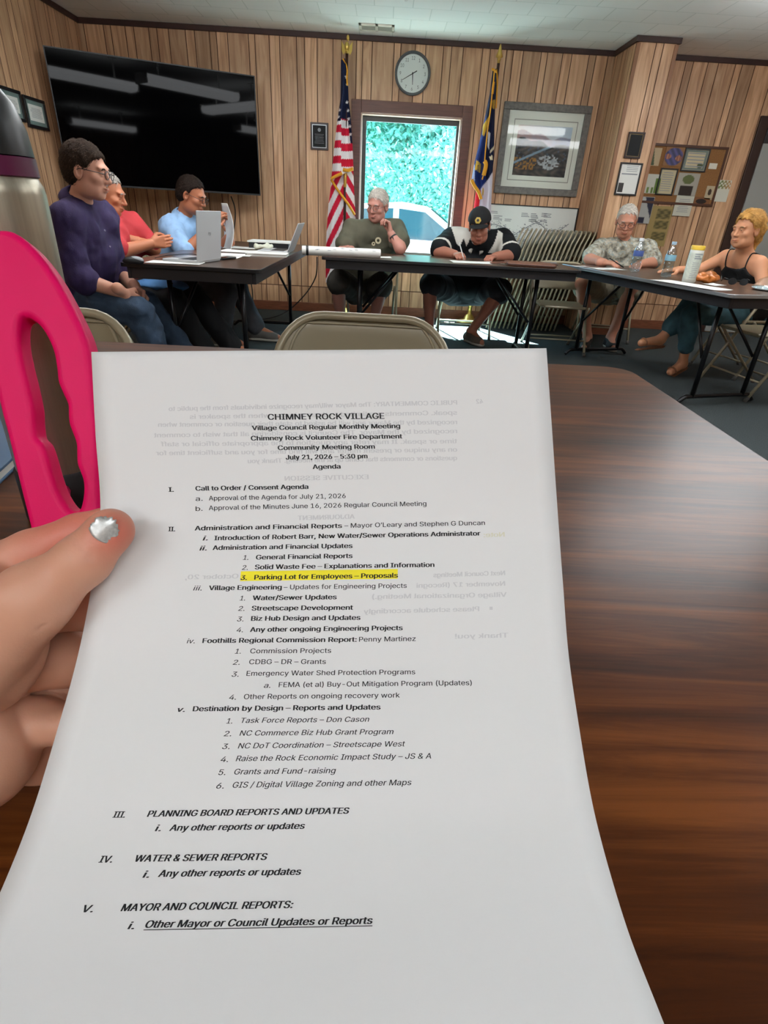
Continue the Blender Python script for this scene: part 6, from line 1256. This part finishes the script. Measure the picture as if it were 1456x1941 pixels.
H.chain([WD(-120, 1375, .280), WD(0, 1375, .286), WD(70, 1368, .288), WD(130, 1372, .284)], [.0150, .0138, .0125, .0105], .003)
H.chain([WD(-150, 1440, .276), WD(-40, 1440, .282), WD(25, 1420, .284)], [.016, .0135, .011], .006)
H.cone(T[0], T[1], .0086, .0108, .004); H.cone(T[1], T[2], .0108, .0150, .006); H.cone(T[2], T[3], .0155, .022, .008)
H.ell(WD(205, 1010, .2445), (.0095, .0095, .0088), None, .005)
H.ell(WD(-72, 1212, .258), (.0385, .0385, .024), RC, .0035)
FA = Blob(.003); FA.cone(WD(-300, 1535, .263), WD(-420, 1640, .262), .029, .028, .01); FA.cone(WD(-420, 1640, .262), np.array([-.40, -.16, .80]), .028, .040, .01)
V, Q = H.mesh(); V = relax(V, Q, 1); V, Q = merge([(V, Q), FA.mesh()]); N = vnormals(V, Q)
def crease(a, b, dep, wid):                                                 # skin folds
    global V
    a, b = np.asarray(a), np.asarray(b); ba = b - a; t = np.clip(((V - a) @ ba) / (ba @ ba), 0, 1); d = np.linalg.norm(V - a - t[:, None] * ba, axis=1); V = V - N * (dep * np.exp(-(d / wid) ** 2) * np.sin(np.pi * np.clip(t, .08, .92)))[:, None]
for (x0, y0), (x1, y1), dp in (((138, 1040), (182, 1066), .0010), ((132, 1046), (160, 1060), .0006), ((148, 1034), (188, 1058), .0005), ((0, 1198), (104, 1186), .0012), ((180, 1020), (200, 1030), .0004)):
    crease(WD(x0, y0, .2335), WD(x1, y1, .2335), dp, .0011)
crease(WD(112, 1020, .262), WD(118, 1036, .262), .0008, .001); crease(WD(0, 1078, .258), WD(30, 1092, .258), .001, .001); crease(WD(55, 1306, .272), WD(112, 1378, .276), .0015, .0015)
base = lin('cd9a80'); red = lin('c9705e'); palm = lin('b87660')
fr = np.exp(-(np.linalg.norm(V - WD(218, 1010, .238), axis=1) / .012) ** 2)[:, None]; ir = np.exp(-(np.linalg.norm(V - I_[2], axis=1) / .03) ** 2)[:, None] * 1.0
C = np.array(base)[None] * (1 - fr) + np.array(red)[None] * fr; C = C * (1 - ir) + np.array(red)[None] * ir
hb = np.array([-.2, .15, .9]); hb = WD(-100, 1300, .262)
hand = mesh_obj('hand', V, Q, hskin(), None, True, None, hb, C); hand.location = tuple(hb); tag(hand, 'left hand with chipped silver thumbnail holding the agenda sheet', 'hand')
# silver nail: a thin curved plate lying on the thumb tip
M_NAIL = mat('silver_nail_polish', 'c4c6c4', .35, .45, noise=.2, nscale=700)
ax_t = unit(WD(222, 990, .2362) - WD(165, 1048, .2326)); vw = unit(CAM - WD(202, 1000, .236)); sd_t = unit(np.cross(ax_t, vw)); nn = np.cross(sd_t, ax_t); nc_ = WD(201, 1000, .2347); m = MB()
R = random.Random(5); edge = [1.0, .93, 1.02, .9, .97, 1.05, .92, 1.0, .95, 1.03, .9]
def nailp(a, b):
    s = (2 * a - 1); l = -0.0056 + .0108 * b; hw = .0054 * (1 - .30 * max(0, b - .6) ** 1.2 / .33) * (edge[int(b * 10)] if s > 0 else edge[10 - int(b * 10)])
    if b < .25: l += .0014 * (abs(s) ** 2) - .0004
    if b > .8: l -= .0022 * s * s + (.0008 if int(a * 7) % 2 else 0)
    return nc_ + sd_t * s * hw + ax_t * l + nn * (.0009 - .0014 * s * s - .0012 * (b - .4) ** 2)
m.grid(nailp, 14, 12); nl = mk('thumbnail', m, M_NAIL, hand, True, off=hb); q = nl.modifiers.new('thick', 'SOLIDIFY'); q.thickness = .0008
nl['label'] = 'chipped silver-polished thumbnail'

# ---- tall steel bottle with black lid, purple ring and pink handle
dz = .50; pr = WD(118, 545, dz); wx = unit(RC[:, 0] * (1, 1, 0)); rad = .040
bc = np.array([pr[0], pr[1], 0]) - np.array([wx[0], wx[1], 0]) * rad * 1.04; bz = lambda x, y: WD(x, y, dz)[2]
t = thing('steel_bottle', 'tall steel bottle with black lid, purple ring and pink handle at the left', 'bottle', (bc[0], bc[1], NZ))
zr0 = (W(60, 338, bc[1])[2] - NZ); zr1 = W(60, 300, bc[1])[2] - NZ; zt = W(0, 158, bc[1])[2] - NZ + .006
M_BRUSH = mat('brushed_steel', 'ada694', .36, .75, noise=.12, nscale=12, stretch=(18, 18, .5))
mk('body', MB().lathe([(0, .004), (rad - .003, .004), (rad, .008), (rad, zr0 - .012), (rad - .001, zr0 - .006), (rad - .004, zr0), (0, zr0)], 56), M_BRUSH, t, auto=40)
mk('base_boot', MB().lathe([(0, 0), (rad + .0005, 0), (rad + .0022, .003), (rad + .0022, .055), (rad + .0003, .058)], 56), mat('black_silicone', '101112', .55), t, auto=40)
mk('ring', MB().lathe([(rad - .006, zr0 - .001), (rad - .002, zr0 + .001), (rad - .0025, zr1), (rad - .006, zr1 + .001)], 56), mat('purple_ring', '5c1740', .4), t, auto=40)
mk('lid', MB().lathe([(rad - .006, zr1), (rad - .003, zr1 + .001), (rad - .0045, zr1 + (zt - zr1) * .35), (rad - .010, zr1 + (zt - zr1) * .68), (rad - .018, zr1 + (zt - zr1) * .88), (rad - .028, zt - .002), (0, zt)], 56), mat('black_lid_plastic', '16191a', .38, spec=.5), t, auto=50)
# handle: a thick moulded loop standing in front of the bottle towards the viewer, finger grooves on its inner side
OUT = [(-60, 440), (-15, 433), (20, 436), (60, 466), (100, 517), (140, 590), (165, 650), (174, 720), (181, 830), (189, 960), (192, 1040), (150, 1075), (90, 1065), (62, 1030), (50, 985), (30, 905), (12, 830), (-5, 765), (-30, 650), (-60, 560), (-100, 480)]
INN = [(38, 602), (52, 601), (72, 616), (88, 642), (98, 668), (103, 697), (106, 722), (115, 745), (124, 765), (125, 783), (127, 803), (134, 822), (140, 840), (141, 858), (142, 878), (148, 895), (154, 915), (153, 945), (145, 968), (128, 962), (110, 935), (97, 900), (88, 868), (78, 840), (66, 826), (62, 800), (60, 770), (52, 730), (42, 690), (34, 650), (33, 618)]
dh = .43
def resamp(P, n):
    P = smooth_path([np.array([*p, 0.]) for p in P], 6, True); P = np.array(P)[:, :2]; d = np.concatenate([[0], np.cumsum(np.linalg.norm(np.diff(np.vstack([P, P[:1]]), axis=0), axis=1))]); s = np.linspace(0, d[-1], n, endpoint=False); Pc = np.vstack([P, P[:1]]); return np.stack([np.interp(s, d, Pc[:, 0]), np.interp(s, d, Pc[:, 1])], 1)
hd = .020; cu = bpy.data.curves.new('loop', 'CURVE'); cu.dimensions = '2D'; cu.fill_mode = 'BOTH'; bev = .0055; cu.extrude = hd / 2 - bev; cu.bevel_depth = bev; cu.bevel_resolution = 5; cu.offset = -bev
for P in (resamp(OUT, 220), resamp(INN, 220)):
    sp = cu.splines.new('POLY'); sp.points.add(len(P) - 1); sp.use_cyclic_u = True
    for q, (x, y) in zip(sp.points, P): q.co = ((x - 728) / F_PX * dh, -(y - 970.5) / F_PX * dh, 0, 1)
co_ = bpy.data.objects.new('loop', cu); COL.objects.link(co_); dg = bpy.context.evaluated_depsgraph_get(); dg.update(); ev = co_.evaluated_get(dg); me = ev.to_mesh()
hv = np.array([tuple(v.co) for v in me.vertices]); hf = [tuple(p.vertices) for p in me.polygons]; ev.to_mesh_clear(); bpy.data.objects.remove(co_); bpy.data.curves.remove(cu)
hv[:, 2] = hv[:, 2] - dh - hd / 2; hv = CAM + hv @ RC.T; m = MB().add(hv, hf)
mk('handle', m, mat('pink_handle', 'e2005e', .5, spec=.22, bump=.04, bscale=900), t, auto=45, off=np.array(t.location))
hp0, hp1 = WD(-20, 520, dh + hd * .8), WD(130, 1040, dh + hd * .8)
cn = MB()
for px, py in ((-60, 500), (95, 1068)):
    a = WD(px, py, dh + hd * .9); b = np.array([bc[0], bc[1], a[2]]); b = b + unit(a - b) * (rad - .002); cn.tube([a, b], .009, 12)
mk('handle_mount', cn, mat('pink_handle', 'e2005e'), t, True, off=np.array(t.location))

# ================================================================ OUTSIDE THE WINDOW
struct('ground_outside', MB().box((-30, YB + .2, -.5), (30, 60, -.35)), mat('pale_gravel', 'b9b3a6', .9, noise=.15, nscale=6))
M_LEAF = mat('leaf_green', '86b8ac', .6); M_LEAF2 = mat('leaf_sparkle', 'cfe3d4', .6); M_BARK = mat('bark', '5b4a3b', .9)  # haze and overexposed white sparkle are put into these leaf colours
def leafy(m, c):
    nt = m.node_tree; b = nt.nodes['Principled BSDF']; tl = nt.nodes.new('ShaderNodeBsdfTranslucent'); tl.inputs[0].default_value = lin(c); mx = nt.nodes.new('ShaderNodeMixShader'); mx.inputs[0].default_value = .6
    nt.links.new(b.outputs[0], mx.inputs[1]); nt.links.new(tl.outputs[0], mx.inputs[2]); nt.links.new(mx.outputs[0], nt.nodes['Material Output'].inputs[0])
leafy(M_LEAF, '86bfae'); leafy(M_LEAF2, 'e2f2e6')
def tree(label, x, y, h, rx, rz_, n, seed, ls):
    t = thing('tree', label, 'tree', (x, y, -.35), 0, 'trees beyond the window'); R = np.random.RandomState(seed); mk('trunk', MB().tube([(0, 0, 0), (.1, 0, h * .3), (0, .1, h * .6), (.1, 0, h * .9)], [.18, .15, .1, .03], 10), M_BARK, t, True)
    for nm, mm, k in (('foliage', M_LEAF, .84), ('sparkle_foliage', M_LEAF2, .16)):
        c = int(n * k); P = R.randn(c, 3); P /= np.linalg.norm(P, axis=1, keepdims=True); P *= (R.rand(c, 1) ** .4); 
        cl = R.rand(c) * 9; P = P * np.array([rx, rx, rz_]) * (1 + .18 * np.sin(7 * np.arctan2(P[:, 1], P[:, 0]) + 5 * P[:, 2]))[:, None] + np.array([0, 0, h - rz_ * .85])
        U = R.randn(c, 3); U /= np.linalg.norm(U, axis=1, keepdims=True); Wd = np.cross(U, R.randn(c, 3)); Wd /= np.linalg.norm(Wd, axis=1, keepdims=True); s = ls * (.6 + .8 * R.rand(c, 1))
        V = np.stack([P - U * s, P - Wd * s * .5, P + U * s, P + Wd * s * .5], 1).reshape(-1, 3); F = np.arange(4 * c).reshape(-1, 4); o = mesh_obj(nm, V, F.astype(np.int32), mm, t)
        o['kind'] = 'stuff'
tree('leafy tree behind the white car, left side of the window', -1.6, 14.5, 6.0, 2.0, 2.7, 26000, 1, .06)
tree('leafy tree in the middle of the window view', .6, 15.5, 6.6, 2.2, 3.2, 32000, 2, .06)
tree('leafy tree at the right side of the window view', 2.6, 14.0, 5.6, 1.9, 2.6, 26000, 3, .055)
tree('tall tree farther back filling the window view', .2, 19.0, 8.5, 4.0, 4.6, 40000, 4, .09)
tree('farther tree seen at the upper right of the window', 4.2, 18.0, 8.0, 3.0, 4.2, 26000, 5, .09)
tree('low bush at the end of the car park seen through the window', 1.4, 12.9, 2.6, 1.3, 1.3, 12000, 6, .045)
tree('low bush behind the car at the left of the window', -.7, 13.2, 2.5, 1.3, 1.3, 12000, 7, .045)
t = thing('car', 'white car parked outside the window', 'car', (.55, 9.6, -.35)); M_CAR = mat('white_car_paint', 'f0f0ee', .25, coat=.5)
body = [(-2.3, .30), (-2.3, .75), (-2.15, .95), (-1.5, 1.02), (.65, 1.0), (1.7, .88), (2.05, .70), (2.1, .32), (1.75, .28), (-1.8, .28)]
mk('body', MB().prism(body, -.85, .85, lambda u, v, d: (u, d, v)), M_CAR, t, bevel=.06)
cab = [(-1.75, 1.0), (-1.35, 1.42), (-.3, 1.50), (.05, 1.46), (.78, .98)]; mk('cabin', MB().prism(cab, -.72, .72, lambda u, v, d: (u, d, v)), M_CAR, t, bevel=.05)
M_CGL = mat('car_glass', '1f3a44', .1, spec=.5)
mk('side_window', MB().prism([(-.35, 1.04), (-.35, 1.42), (.02, 1.39), (.56, 1.03)], -.727, -.715, lambda u, v, d: (u, d, v)), M_CGL, t); mk('side_window', MB().prism([(-1.5, 1.05), (-1.25, 1.37), (-.43, 1.42), (-.43, 1.04)], -.727, -.715, lambda u, v, d: (u, d, v)), M_CGL, t)
mk('windscreen', MB().add([(.10, -.66, 1.45), (.10, .66, 1.45), (.81, .66, .99), (.81, -.66, .99)], [(0, 1, 2, 3)]), M_CGL, t)
for x in (-1.4, 1.35):
    w = mk('wheel', MB().lathe([(.1, -.09), (.28, -.1), (.32, -.06), (.32, .06), (.28, .1), (.1, .09)], 28, axis=(0, 1, 0), at=(x, -.78, .32)), mat('tyre', '18181a', .8), t, auto=40); mk('hubcap', MB().lathe([(0, -.02), (.18, -.01), (.2, 0)], 20, axis=(0, 1, 0), at=(x, -.875, .32)), M_SILVER, w, True)
mk('mirror', MB().sphere((.45, -.93, 1.06), (.09, .07, .06), 8), M_CAR, t, True)
